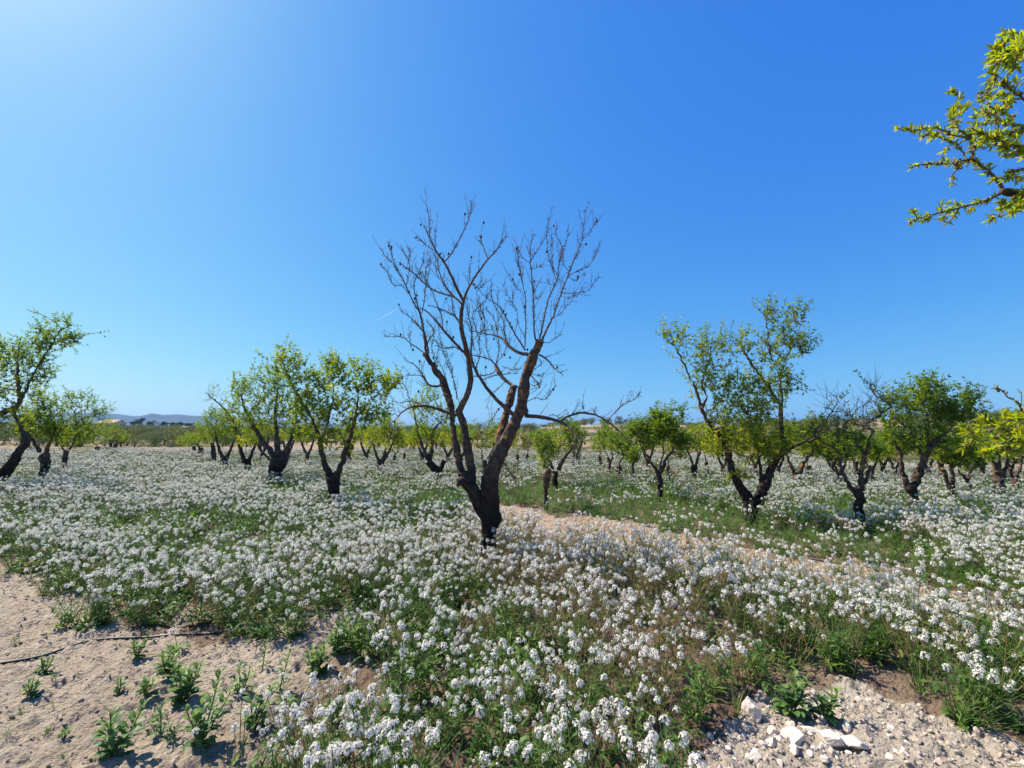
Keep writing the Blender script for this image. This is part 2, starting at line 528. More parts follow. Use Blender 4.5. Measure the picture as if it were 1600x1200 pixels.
# ------------------------------------------------------------------ scattering of what nobody could count
def scatter(name, pts, rot, scale, idx, protos):
    """one object whose points carry copies of the given plants or stones"""
    col = bpy.data.collections.new(name + '_kinds')
    for o in protos:
        col.objects.link(o)
    me = bpy.data.meshes.new(name)
    me.vertices.add(len(pts))
    me.vertices.foreach_set('co', np.asarray(pts, np.float32).ravel())
    for nm, ty, key, a in (('rot', 'FLOAT_VECTOR', 'vector', rot), ('size', 'FLOAT', 'value', scale), ('pick', 'INT', 'value', idx)):
        at = me.attributes.new(nm, ty, 'POINT')
        at.data.foreach_set(key, np.asarray(a, np.int32 if ty == 'INT' else np.float32).ravel())
    me.update()
    o = bpy.data.objects.new(name, me)
    COL.objects.link(o)
    ng = bpy.data.node_groups.new(name, 'GeometryNodeTree')
    ng.interface.new_socket('Geometry', in_out='INPUT', socket_type='NodeSocketGeometry')
    ng.interface.new_socket('Geometry', in_out='OUTPUT', socket_type='NodeSocketGeometry')
    N = ng.nodes
    gi, go = N.new('NodeGroupInput'), N.new('NodeGroupOutput')
    iop = N.new('GeometryNodeInstanceOnPoints')
    ci = N.new('GeometryNodeCollectionInfo')
    ci.inputs['Collection'].default_value = col
    ci.inputs['Separate Children'].default_value = True
    ci.inputs['Reset Children'].default_value = True
    def na(nm, dt):
        q = N.new('GeometryNodeInputNamedAttribute')
        q.data_type = dt
        q.inputs['Name'].default_value = nm
        return q.outputs['Attribute']
    e2r = N.new('FunctionNodeEulerToRotation')
    ng.links.new(na('rot', 'FLOAT_VECTOR'), e2r.inputs[0])
    ng.links.new(gi.outputs[0], iop.inputs['Points'])
    ng.links.new(ci.outputs[0], iop.inputs['Instance'])
    iop.inputs['Pick Instance'].default_value = True
    ng.links.new(na('pick', 'INT'), iop.inputs['Instance Index'])
    ng.links.new(e2r.outputs[0], iop.inputs['Rotation'])
    ng.links.new(na('size', 'FLOAT'), iop.inputs['Scale'])
    ng.links.new(iop.outputs[0], go.inputs[0])
    md = o.modifiers.new('scatter', 'NODES')
    md.node_group = ng
    o['kind'] = 'stuff'
    return o

GA = math.pi * (3 - math.sqrt(5))

def flower_head(petal, bud, c, axis, R, rng, nf, l=0.0057):
    """a domed cluster of four-petalled flowers"""
    axis = axis / np.linalg.norm(axis)
    s = np.cross(axis, [0.3, 0.5, 0.81]); s /= np.linalg.norm(s)
    w = np.cross(axis, s)
    k = np.arange(nf)
    th = np.arccos(np.clip(1 - (k + 0.5) / nf * 1.35, -1, 1)) + rng.normal(0, 0.1, nf)
    ph = k * GA + rng.normal(0, 0.25, nf)
    nrm = np.cos(th)[:, None] * axis + np.sin(th)[:, None] * (np.cos(ph)[:, None] * s + np.sin(ph)[:, None] * w)
    rr = R * rng.uniform(0.72, 1.12, nf)
    cen = c + nrm * rr[:, None] * np.array([1, 1, 1]) - axis * (0.35 * R) * (1 - np.cos(th))[:, None] * 0.6
    nrm = nrm + 0.35 * axis + rng.normal(0, 0.18, (nf, 3))
    nrm /= np.linalg.norm(nrm, axis=1, keepdims=True)
    a = np.cross(nrm, rng.normal(size=(nf, 3))); a /= np.linalg.norm(a, axis=1, keepdims=True)
    b = np.cross(nrm, a)
    ll = l * rng.uniform(0.8, 1.15, nf)[:, None]
    vs, fs, n0 = [], [], 0
    for t, q in ((a, b), (b, -a), (-a, -b), (-b, a)):
        m = cen + t * ll * 0.62 + nrm * ll * 0.18
        vs.append(np.stack([cen, m + q * ll * 0.42, cen + t * ll + nrm * ll * 0.1, m - q * ll * 0.42], 1))
    v = np.concatenate(vs, 1).reshape(-1, 3)
    i = (np.arange(nf)[:, None, None] * 16 + np.arange(4)[None, :, None] * 4)
    f = np.concatenate([(i + [0, 1, 2]).reshape(-1, 3), (i + [0, 2, 3]).reshape(-1, 3)])
    petal.add(v, f, 2, np.repeat(rng.uniform(0.2, 1, nf), 16))
    # buds crowded in the middle
    kb = 5
    bb = c + axis * R * rng.uniform(0.75, 1.05, (kb, 1)) + rng.normal(0, R * 0.25, (kb, 3))
    leaf_quads(bud, bb, np.tile(axis, (kb, 1)) + rng.normal(0, 0.2, (kb, 3)), np.full(kb, 0.008), np.full(kb, 0.005), rng, 1, 0.8)

def herb_leaves(mb, base, az, pitch, L, W, rng, mi=1, tint=0.4, lobes=3):
    """one lobed leaf of the rocket kind, arching outwards"""
    d = np.array([math.cos(az), math.sin(az), 0])
    s = np.array([-math.sin(az), math.cos(az), 0])
    n = 2 * lobes + 2
    t = np.linspace(0, 1, n)
    el = pitch - t * 1.15
    step = np.stack([np.cos(el), np.sin(el)], 1) * (L / n)
    p = np.cumsum(step, 0)
    cen = base + p[:, :1] * d + p[:, 1:] * np.array([0, 0, 1.0])
    w = W * 0.5 * np.sin(np.pi * (0.12 + 0.85 * t)) ** 0.8 * np.where(np.arange(n) % 2 == 1, 1.0, 0.45)
    w[-1] *= 0.25
    lft = cen + s * w[:, None] + np.array([0, 0, 1]) * w[:, None] * 0.3
    rgt = cen - s * w[:, None] + np.array([0, 0, 1]) * w[:, None] * 0.3
    v = np.concatenate([cen, lft, rgt])
    i = np.arange(n - 1)[:, None]
    f = np.concatenate([i + [0, 1, 1 + n, n], np.concatenate([i, i + 2 * n, i + 2 * n + 1, i + 1], 1)])
    mb.add(v, f, mi, tint)

def curve(p0, d0, L, bend, n, rng, jit=0.0):
    p = [np.array(p0, float)]
    d = np.array(d0, float); d /= np.linalg.norm(d)
    for k in range(n):
        d = d + np.asarray(bend) / n + rng.normal(0, jit, 3)
        d /= np.linalg.norm(d)
        p.append(p[-1] + d * L / n)
    return np.array(p)

def flower_plant(name, seed, nst, H, spread, brown, leafy, nf=22, R=0.0152):
    rng = np.random.default_rng(seed)
    mb = MB()
    for k in range(nst):
        az = k * GA + rng.normal(0, 0.4)
        r0 = rng.uniform(0, 0.04)
        b = np.array([r0 * math.cos(az), r0 * math.sin(az), -0.02])
        lean = rng.uniform(0.15, 1.0) * spread
        h = H * rng.uniform(0.72, 1.12)
        st = curve(b, (math.cos(az) * lean, math.sin(az) * lean, 1), h, (0, 0, 0.35), 6, rng, 0.05)
        tn = np.clip(brown + rng.normal(0, 0.15), 0, 1)
        mb.tube(st, np.linspace(0.0026, 0.0014, len(st)), 3, 0, tn, False)
        ends = [(st[-1], st[-1] - st[-2])]
        for q in range(rng.integers(1, 4)):
            j = rng.integers(2, 5)
            a2 = rng.uniform(0, 2 * math.pi)
            hb = (st[-1][2] - st[j][2]) * rng.uniform(0.75, 1.0)
            sb = curve(st[j], (math.cos(a2) * 0.7, math.sin(a2) * 0.7, 0.8), max(hb * 1.15, 0.05), (0, 0, 0.9), 4, rng, 0.04)
            mb.tube(sb, np.linspace(0.0017, 0.0012, len(sb)), 3, 0, tn, False)
            if rng.random() < 0.8:
                ends.append((sb[-1], sb[-1] - sb[-2]))
        for e, d in ends:
            if rng.random() > 0.92 - 0.28 * brown:
                nf_, R_ = 6, R * 0.55          # nearly over: a few last flowers above the pods
            else:
                nf_, R_ = nf, R
            ra = R_ * rng.uniform(0.65, 1.3)
            flower_head(mb, mb, e, d / np.linalg.norm(d) + rng.normal(0, 0.25, 3), ra, rng, max(5, int(nf_ * (ra / R_) ** 1.3)))
            # seed pods standing off the stalk below the head
            npod = int(rng.integers(5, 12))
            tt = rng.uniform(0.03, 0.16, npod)
            dn = d / np.linalg.norm(d)
            pb = e - dn * tt[:, None]
            ang = rng.uniform(0, 2 * math.pi, npod)
            pd = np.stack([np.cos(ang), np.sin(ang), rng.uniform(0.3, 0.9, npod)], 1)
            leaf_quads(mb, pb, pd, rng.uniform(0.022, 0.038, npod), np.full(npod, 0.0032), rng, 0, np.clip(brown + rng.normal(0.1, 0.2, npod), 0, 1), 0.3, 0.05)
        nl = int(rng.integers(2, 5) * leafy)
        for q in range(nl):
            j = rng.integers(0, 4)
            herb_leaves(mb, st[j] + np.array([0, 0, 0.01]), rng.uniform(0, 6.28), rng.uniform(0.5, 1.1), rng.uniform(0.05, 0.11), rng.uniform(0.016, 0.032), rng, 1, np.clip(rng.normal(0.45, 0.2) + 0.25 * brown, 0, 1), 2)
    for k in range(int(11 * leafy)):
        herb_leaves(mb, np.array([0, 0, 0.0]), k * GA + rng.normal(0, 0.3), rng.uniform(0.45, 1.25), rng.uniform(0.07, 0.15), rng.uniform(0.022, 0.038), rng, 1, np.clip(rng.normal(0.4, 0.2), 0, 1), 3)
    return mb.build(name, [M_STALK, M_HERB, M_PETAL], None, False)

def leafy_herb(name, seed, nl, H, W=0.024):
    rng = np.random.default_rng(seed)
    mb = MB()
    for k in range(nl):
        az = k * GA + rng.normal(0, 0.3)
        h = rng.uniform(0, 1) ** 1.3 * H * 0.6
        herb_leaves(mb, np.array([rng.normal(0, 0.03), rng.normal(0, 0.03), h]), az, rng.uniform(0.5, 1.35), rng.uniform(0.05, 0.13), rng.uniform(0.6, 1.2) * W, rng, 1, np.clip(rng.normal(0.5, 0.22), 0, 1), 3)
    for k in range(4):
        st = curve((rng.normal(0, 0.02), rng.normal(0, 0.02), -0.01), (rng.normal(0, 0.3), rng.normal(0, 0.3), 1), H * rng.uniform(0.6, 1.1), (0, 0, 0.3), 5, rng, 0.05)
        mb.tube(st, np.linspace(0.003, 0.0015, 6), 3, 0, 0.3, False)
    return mb.build(name, [M_STALK, M_HERB], None, False)

def grass_tuft(name, seed, nb, H, dry):
    rng = np.random.default_rng(seed)
    mb = MB()
    for k in range(nb):
        az = rng.uniform(0, 6.28)
        lean = rng.uniform(0.05, 0.9)
        st = curve((rng.normal(0, 0.03), rng.normal(0, 0.03), -0.01), (math.cos(az) * lean, math.sin(az) * lean, 1), H * rng.uniform(0.5, 1.1), (math.cos(az) * 0.5, math.sin(az) * 0.5, -0.2), 4, rng, 0.03)
        s = np.array([-math.sin(az), math.cos(az), 0]) * 0.0028
        w = np.array([1, 1, 0.8, 0.5, 0.1])[:, None]
        v = np.concatenate([st + s * w, st - s * w])
        i = np.arange(4)[:, None]
        mb.add(v, np.concatenate([i, i + 5, i + 6, i + 1], 1), 0, np.clip(rng.normal(dry, 0.2), 0, 1))
    return mb.build(name, [M_GRASS], None, False)

# candidate points inside the sector in front of the camera
def candidates(cell, y0, y1, rng, amax=1.32):
    n = int(2 * amax * y1 / cell) + 4
    gx, gy = np.meshgrid(np.arange(-n // 2, n // 2 + 1), np.arange(int(y0 / cell), int(y1 / cell) + 1))
    x = (gx.ravel() + rng.uniform(-0.5, 0.5, gx.size)) * cell
    y = (gy.ravel() + rng.uniform(-0.5, 0.5, gy.size)) * cell
    k = (y > y0) & (y <= y1) & (np.abs(x) < amax * y + 0.8)
    return x[k], y[k]

def wob(x, y, a=0.30):
    return x + a * 2 * (fbm(x * 1.9, y * 1.9, 81, 2) - 0.5), y + a * 2 * (fbm(x * 1.9, y * 1.9, 91, 2) - 0.5)

def make_meadow():
    rng = np.random.default_rng(7)
    X, Y, C = [], [], []
    for cell, a, b, sc in ((0.172, 0.95, 6.0, 1.0), (0.225, 6.0, 12.0, 1.05), (0.33, 12.0, 22.0, 1.15), (0.48, 22.0, 44.0, 1.35)):
        x, y = candidates(cell, a, b, rng)
        X.append(x); Y.append(y); C.append(np.full(len(x), sc))
    x, y, sc = np.concatenate(X), np.concatenate(Y), np.concatenate(C)
    xw, yw = wob(x, y)
    patch = fbm(x * 0.75, y * 0.75, 21, 3)
    big = fbm(x * 0.22, y * 0.22, 27, 2)
    soil, path = inpoly(xw, yw, Z_SOIL), inpoly(xw, yw, Z_PATH)
    grav, weedy, green = inpoly(xw, yw, Z_GRAVEL), inpoly(xw, yw, Z_WEEDY), inpoly(xw, yw, Z_GREEN)
    near = smooth(np.hypot(x, y), 3.5, 1.6)
    p = 0.86 * smooth(patch, 0.30, 0.54) * smooth(big, 0.18, 0.40)
    p = np.maximum(p, np.where(y < 4.5, 0.62, 0.32))
    p = np.where(x + 0.35 * (y - 2.5) > 0.25, np.where(y < 7, np.maximum(p, 0.76), p), p)
    p = np.where(green, 0.12, p)
    p = np.where(path, 0.12, p)
    p = np.where(soil | grav, 0.0, p)
    p = np.where(weedy, 0.55, p)
    p *= np.where(y > 9, 0.86, 1.0)
    p *= (field_edge(x, y) > 0)
    k = rng.random(len(x)) < p
    x, y, sc, patch, big = x[k], y[k], sc[k], patch[k], big[k]
    # plants in the right foreground have gone to brown seed stalks, the left ones are leafy and green
    brown = smooth(x + 0.35 * (y - 2.5), 0.0, 0.8) * smooth(x + 0.35 * (y - 2.5), 2.6, 1.6) * smooth(y, 8.5, 5.5) * smooth(y, 1.2, 2.0) * 0.8 + 0.25 * (big > 0.55)
    kinds = []
    for i in range(5):
        kinds.append(flower_plant('flowering_rocket.%03d' % i, 100 + i, [6, 7, 5, 8, 4][i], [0.42, 0.36, 0.46, 0.31, 0.38][i], 0.75, 0.12, 1.0))
    for i in range(4):
        kinds.append(flower_plant('flowering_rocket.%03d' % (5 + i), 200 + i, [7, 6, 8, 5][i], [0.40, 0.46, 0.34, 0.43][i], 0.7, 0.8, 0.4))
    for i in range(3):
        kinds.append(flower_plant('flowering_rocket.%03d' % (9 + i), 300 + i, [8, 9, 10][i], [0.40, 0.37, 0.43][i], 0.8, 0.25, 0.6, 15, 0.0155))
    n = len(x)
    u = rng.random(n)
    idx = np.where(u < brown, rng.integers(5, 9, n), rng.integers(0, 5, n))
    idx = np.where((np.hypot(x, y) > 9) & (rng.random(n) < 0.55), rng.integers(9, 12, n), idx)
    scale = sc * rng.uniform(0.6, 1.2, n) * (0.86 + 0.3 * patch)
    rot = np.stack([rng.normal(0, 0.09, n), rng.normal(0, 0.09, n), rng.uniform(0, 6.28, n)], 1)
    scatter('wildflower_meadow', np.stack([x, y, ground_z(x, y)], 1), rot, scale, idx, kinds)
    return n

def make_undergrowth():
    rng = np.random.default_rng(17)
    X, Y, C = [], [], []
    for cell, a, b, sc in ((0.145, 0.95, 6.0, 1.0), (0.18, 6.0, 14.0, 1.2), (0.5, 14.0, 42.0, 1.5)):
        x, y = candidates(cell, a, b, rng)
        X.append(x); Y.append(y); C.append(np.full(len(x), sc))
    x, y, sc = np.concatenate(X), np.concatenate(Y), np.concatenate(C)
    xw, yw = wob(x, y)
    soil, path = inpoly(xw, yw, Z_SOIL), inpoly(xw, yw, Z_PATH)
    grav, weedy, green = inpoly(xw, yw, Z_GRAVEL), inpoly(xw, yw, Z_WEEDY), inpoly(xw, yw, Z_GREEN)
    patch = fbm(x * 0.9, y * 0.9, 33, 3)
    bq = x + 0.35 * (y - 2.5)
    brownz = smooth(bq, 0.2, 1.0) * smooth(y, 8.5, 5.5) * smooth(bq, 2.3, 1.5)
    p = (0.66 + 0.34 * (patch > 0.45)) * (1 - 0.6 * brownz)
    p = np.where(green, 0.97, p)
    p = np.where(path, 0.05, p)
    p = np.where(soil, 0.06, p)
    p = np.where(grav, 0.05, p)
    p = np.where(weedy, 0.85, p)
    p *= (field_edge(x, y) > -0.5)
    k = rng.random(len(x)) < p
    x, y, sc, soil, weedy, green = x[k], y[k], sc[k], soil[k] | grav[k] | path[k], weedy[k], green[k]
    kinds = [leafy_herb('leafy_herb.%03d' % i, 400 + i, [28, 40, 22, 46][i], [0.22, 0.28, 0.14, 0.32][i]) for i in range(4)]
    kinds += [grass_tuft('grass_tuft.%03d' % i, 500 + i, [26, 34, 22][i], [0.22, 0.28, 0.20][i], [0.3, 0.45, 0.8][i]) for i in range(3)]
    n = len(x)
    idx = rng.integers(0, 4, n)
    g = rng.random(n)
    idx = np.where(g < 0.28, rng.integers(4, 7, n), idx)
    idx = np.where(green & (g < 0.5), rng.integers(4, 6, n), idx)
    bz = brownz[k]
    idx = np.where((bz > 0.4) & ~green & ~weedy & (g < 0.8), 6, idx)
    scale = sc * rng.uniform(0.6, 1.15, n)
    scale = np.where(green, scale * 0.8, scale)
    scale = np.where(soil & ~weedy, 0.34 * rng.uniform(0.5, 1.2, n), scale)
    rot = np.stack([rng.normal(0, 0.08, n), rng.normal(0, 0.08, n), rng.uniform(0, 6.28, n)], 1)
    # kinds are sorted by name: grass_tuft before leafy_herb
    order = np.array([3, 4, 5, 6, 0, 1, 2])
    scatter('undergrowth', np.stack([x, y, ground_z(x, y)], 1), rot, scale, order[idx], kinds)
    # a few yellow blooms at the edge of the bare soil
    k = 46
    yk = []
    for i in range(2):
        mb = MB(); r2 = np.random.default_rng(900 + i)
        for q in range(5):
            st = curve((0, 0, 0), (r2.normal(0, 0.5), r2.normal(0, 0.5), 1), 0.16, (0, 0, 0.2), 4, r2, 0.05)
            mb.tube(st, 0.0015, 3, 0, 0.3, False)
            leaf_quads(mb, np.tile(st[-1], (9, 1)), r2.normal(size=(9, 3)) * [1, 1, 0.35] + [0, 0, 0.2], np.full(9, 0.013), np.full(9, 0.006), r2, 1, r2.random(9))
        for q in range(8):
            herb_leaves(mb, np.zeros(3), q * GA, 0.8, 0.09, 0.02, r2, 2, 0.8, 2)
        yk.append(mb.build('yellow_bloom.%03d' % i, [M_STALK, M_YELLOW, M_HERB], None, False))
    c = [G(40, 905), G(85, 900), G(60, 925), G(20, 880), G(850, 640 + 290), G(1000, 905)]
    pts = np.concatenate([q[None, :2] + rng.normal(0, 0.22, (3 if i < 4 else 1, 2)) for i, q in enumerate(c)])
    k = len(pts)
    scatter('yellow_wildflowers', np.stack([pts[:, 0], pts[:, 1], ground_z(pts[:, 0], pts[:, 1])], 1), np.stack([np.zeros(k), np.zeros(k), rng.uniform(0, 6, k)], 1), rng.uniform(0.7, 1.2, k), rng.integers(0, 2, k), yk)

# ------------------------------------------------------------------ stones
def ico(sub):
    t = (1 + 5 ** 0.5) / 2
    v = [(-1, t, 0), (1, t, 0), (-1, -t, 0), (1, -t, 0), (0, -1, t), (0, 1, t), (0, -1, -t), (0, 1, -t), (t, 0, -1), (t, 0, 1), (-t, 0, -1), (-t, 0, 1)]
    v = [np.array(q) / np.linalg.norm(q) for q in v]
    f = [(0, 11, 5), (0, 5, 1), (0, 1, 7), (0, 7, 10), (0, 10, 11), (1, 5, 9), (5, 11, 4), (11, 10, 2), (10, 7, 6), (7, 1, 8), (3, 9, 4), (3, 4, 2), (3, 2, 6), (3, 6, 8), (3, 8, 9), (4, 9, 5), (2, 4, 11), (6, 2, 10), (8, 6, 7), (9, 8, 1)]
    for _ in range(sub):
        cache, nf = {}, []
        def mid(a, b):
            k = (min(a, b), max(a, b))
            if k not in cache:
                m = v[a] + v[b]
                v.append(m / np.linalg.norm(m)); cache[k] = len(v) - 1
            return cache[k]
        for a, b, c in f:
            x, y, z = mid(a, b), mid(b, c), mid(c, a)
            nf += [(a, x, z), (b, y, x), (c, z, y), (x, y, z)]
        f = nf
    return np.array(v), np.array(f)

def stone_mesh(seed, size, sub=3, cuts=9, rough=0.05):
    """a stone broken to facets: a sphere cut by random planes, then roughened"""
    rng = np.random.default_rng(seed)
    v, f = ico(sub)
    v = v.copy()
    for _ in range(cuts):
        n = rng.normal(size=3); n /= np.linalg.norm(n)
        h = rng.uniform(0.55, 0.85)
        d = v @ n
        v = np.where((d > h)[:, None], v - (d - h)[:, None] * n * 0.95, v)
    off = rng.uniform(0, 50, 3)
    nz = np.array([mnoise.fractal(Vector(q * 2.3 + off), 1.0, 2.0, 4) for q in v])
    v = v * (1 + rough * nz)[:, None]
    return v * np.asarray(size), f

def make_stones():
    rng = np.random.default_rng(3)
    peb = []
    for i in range(5):
        mb = MB(); v, f = stone_mesh(600 + i, np.array([1, rng.uniform(0.7, 1), rng.uniform(0.5, 0.8)]) * 0.5, 2, 8)
        mb.add(v, f, 0, 0.5, False)
        peb.append(mb.build('pebble.%03d' % i, [M_PEBBLE if i < 3 else M_ROCK], None, False))
    # gravel over the stony corner
    x, y = candidates(0.021, 0.9, 3.6, rng)
    xw, yw = wob(x, y, 0.08)
    k = inpoly(xw, yw, Z_GRAVEL) & (rng.random(len(x)) < 0.62)
    x, y = x[k], y[k]
    n = len(x)
    sz = 0.007 + 0.012 * rng.random(n) ** 3 + 0.018 * rng.random(n) ** 10
    rot = rng.uniform(0, 6.28, (n, 3)) * [0.15, 0.15, 1]
    scatter('gravel', np.stack([x, y, ground_z(x, y) + sz * 0.12], 1), rot, sz * 1.5, rng.integers(0, 5, n), peb)
    # crumbs of earth on the bare soil and the path
    clod = []
    for i in range(4):
        mb = MB(); v, f = stone_mesh(700 + i, np.array([1, rng.uniform(0.7, 1), 0.6]) * 0.5, 2, 4, 0.16)
        mb.add(v, f, 0, 0.5, True)
        clod.append(mb.build('clod.%03d' % i, [M_CLOD], None, False))
    mb = MB(); v, f = stone_mesh(777, np.array([1, 0.8, 0.55]) * 0.5, 2, 8); mb.add(v, f)
    clod.append(mb.build('clod.004', [M_PEBBLE], None, False))
    x, y = candidates(0.036, 0.9, 8.0, rng)
    xw, yw = wob(x, y, 0.1)
    k = (inpoly(xw, yw, Z_SOIL) | inpoly(xw, yw, Z_PATH)) & (rng.random(len(x)) < 0.5)
    x, y = x[k], y[k]
    n = len(x)
    sz = 0.006 + 0.024 * rng.random(n) ** 4
    rot = rng.uniform(0, 6.28, (n, 3)) * [0.1, 0.1, 1]
    scatter('soil_crumbs', np.stack([x, y, ground_z(x, y) + sz * 0.1], 1), rot, sz, np.where(rng.random(n) < 0.72, rng.integers(0, 4, n), 4), clod)
    # dry straw and broken stalks lying about
    st = []
    for i in range(3):
        mb = MB(); r2 = np.random.default_rng(960 + i)
        for q in range(3):
            a0 = np.append(r2.normal(0, 0.05, 2), 0.004); d0 = np.append(r2.normal(0, 1, 2), 0.03)
            mb.tube(curve(a0, d0, r2.uniform(0.04, 0.14), r2.normal(0, 0.3, 3) * [1, 1, 0.05], 4, r2, 0.05), 0.0014, 4, 0, r2.uniform(0.7, 1), True)
        st.append(mb.build('dry_straw.%03d' % i, [M_GRASS], None, False))
    x, y = candidates(0.16, 0.9, 7.0, rng)
    xw, yw = wob(x, y, 0.1)
    k = (inpoly(xw, yw, Z_SOIL) | inpoly(xw, yw, Z_PATH) | inpoly(xw, yw, Z_GRAVEL)) & (rng.random(len(x)) < 0.5)
    x, y = x[k], y[k]
    n = len(x)
    scatter('dry_straw', np.stack([x, y, ground_z(x, y) + 0.002], 1), np.stack([np.zeros(n), np.zeros(n), rng.uniform(0, 6.28, n)], 1), rng.uniform(0.5, 1.2, n), rng.integers(0, 3, n), st)
    # single rocks of the stony corner
    rocks = [
        (1243, 1168, 0.100, 'largest white limestone rock lying in the gravel corner', (1.1, 0.9, 0.75)),
        (1298, 1172, 0.090, 'chunky pale rock with a broken face beside the largest white rock', (1.15, 0.9, 0.72)),
        (1174, 1126, 0.105, 'tall grey brown boulder half hidden by weeds above the gravel', (0.95, 0.8, 1.1)),
        (1207, 1150, 0.058, 'small cream rock between the grey boulder and the white rocks', (1, 0.85, 0.8)),
        (1270, 1152, 0.070, 'flat cream stone touching the foot of the green weeds', (1.4, 0.7, 0.45)),
        (1340, 1180, 0.085, 'low slab of pale rock at the end of the white rocks', (1.35, 0.8, 0.45)),
        (1206, 1172, 0.056, 'angular tan stone leaning against the largest white rock', (0.9, 0.8, 0.9)),
        (1326, 1150, 0.052, 'pinkish stone standing on the gravel above the pale slab', (0.8, 0.8, 1.0)),
        (1242, 1190, 0.050, 'rust stained tan stone in front of the largest white rock', (1, 0.9, 0.7)),
        (1182, 1192, 0.062, 'weathered whitish stone near the lower edge of the gravel', (1.2, 0.9, 0.6)),
    ]
    for i, (px, py, s, lab, sh) in enumerate(rocks):
        g = G(px, py + 6)
        mb = MB()
        s *= 1.1
        v, f = stone_mesh(800 + i, np.array(sh) * s * 0.5, 4, 13, 0.07)
        mb.add(v, f, 0, 0.5, False)
        o = mb.build('limestone_rock', [M_ROCK])
        o.location = (g[0], g[1], float(ground_z(g[0], g[1])) + s * sh[2] * 0.17)
        o.rotation_euler = (rng.normal(0, 0.15), rng.normal(0, 0.15), rng.uniform(0, 6.28))
        tag(o, lab, 'rock', 'limestone rocks in the gravel')
    for i in range(26):
        px, py = rng.uniform(1130, 1420), rng.uniform(1150, 1215)
        g = G(px, py)
        s = rng.uniform(0.022, 0.048)
        mb = MB()
        v, f = stone_mesh(850 + i, np.array([1, rng.uniform(0.7, 1), rng.uniform(0.55, 0.9)]) * s * 0.5, 3, 10, 0.06)
        mb.add(v, f)
        o = mb.build('limestone_rock', [M_ROCK])
        o.location = (g[0], g[1], float(ground_z(g[0], g[1])) + s * 0.2)
        o.rotation_euler = (0, 0, rng.uniform(0, 6.28))
        tag(o, 'fist sized or smaller whitish stone scattered in the gravel corner', 'rock', 'small stones in the gravel')

# ------------------------------------------------------------------ single weeds on the bare soil
def weed(px, py, hpx, nst, leafL, label, seed, sprawl=0.6):
    rng = np.random.default_rng(seed)
    g = G(px, py)
    gz = float(ground_z(g[0], g[1]))
    dist = math.hypot(g[1], H_CAM)
    Hh = hpx / F_PX * g[1] * 1.02
    t = thing('broadleaf_weed', label, 'weed', (g[0], g[1], gz), 'green weeds on the bare soil')
    nst = nst + (2 if nst > 1 else 0)
    ms, ml = MB(), MB()
    loc = np.array([g[0], g[1], gz])
    for k in range(nst):
        az = k * GA + rng.normal(0, 0.4)
        lean = sprawl * rng.uniform(0.3, 1.2) if nst > 1 else 0.08
        h = Hh * (1.0 if k == 0 else rng.uniform(0.45, 0.95))
        st = curve((0, 0, -0.01), (math.cos(az) * lean, math.sin(az) * lean, 1), h, (0, 0, 0.4), 7, rng, 0.05)
        ms.tube(loc + st, np.linspace(0.0042, 0.002, len(st)), 5, 0, 0.15, True)
        nl = max(7, int(h / 0.0105))
        for q in range(nl):
            u = (q + 0.5) / nl
            b = np.array([np.interp(u * 7, np.arange(8), st[:, i]) for i in range(3)])
            L = 1.2 * leafL * (1.0 - 0.45 * u) * rng.uniform(0.75, 1.15)
            herb_leaf(ml, loc + b, q * GA + rng.normal(0, 0.3), 0.25 + 0.85 * u + rng.normal(0, 0.15), L, L * 0.42, np.clip(0.35 + 0.5 * u + rng.normal(0, 0.12), 0, 1))
    ms.build('stem', [M_STALK], t)
    ml.build('foliage', [M_WEED], t)

def herb_leaf(mb, base, az, pitch, L, W, tint):
    """a simple spoon shaped leaf, folded at the midrib and arched"""
    d = np.array([math.cos(az), math.sin(az), 0])
    s = np.array([-math.sin(az), math.cos(az), 0])
    t = np.linspace(0, 1, 6)
    el = pitch + 0.25 - t * 0.9
    p = np.cumsum(np.stack([np.cos(el), np.sin(el)], 1) * (L / 6), 0)
    cen = base + p[:, :1] * d + p[:, 1:] * np.array([0, 0, 1.0])
    w = W * 0.5 * np.array([0.18, 0.5, 0.9, 1.0, 0.75, 0.12])
    lift = np.array([0, 0, 1]) * w[:, None] * 0.35
    v = np.concatenate([cen, cen + s * w[:, None] + lift, cen - s * w[:, None] + lift])
    i = np.arange(5)[:, None]
    f = np.concatenate([i + [0, 1, 7, 6], np.concatenate([i, i + 12, i + 13, i + 1], 1)])
    mb.add(v, f, 0, tint, True)

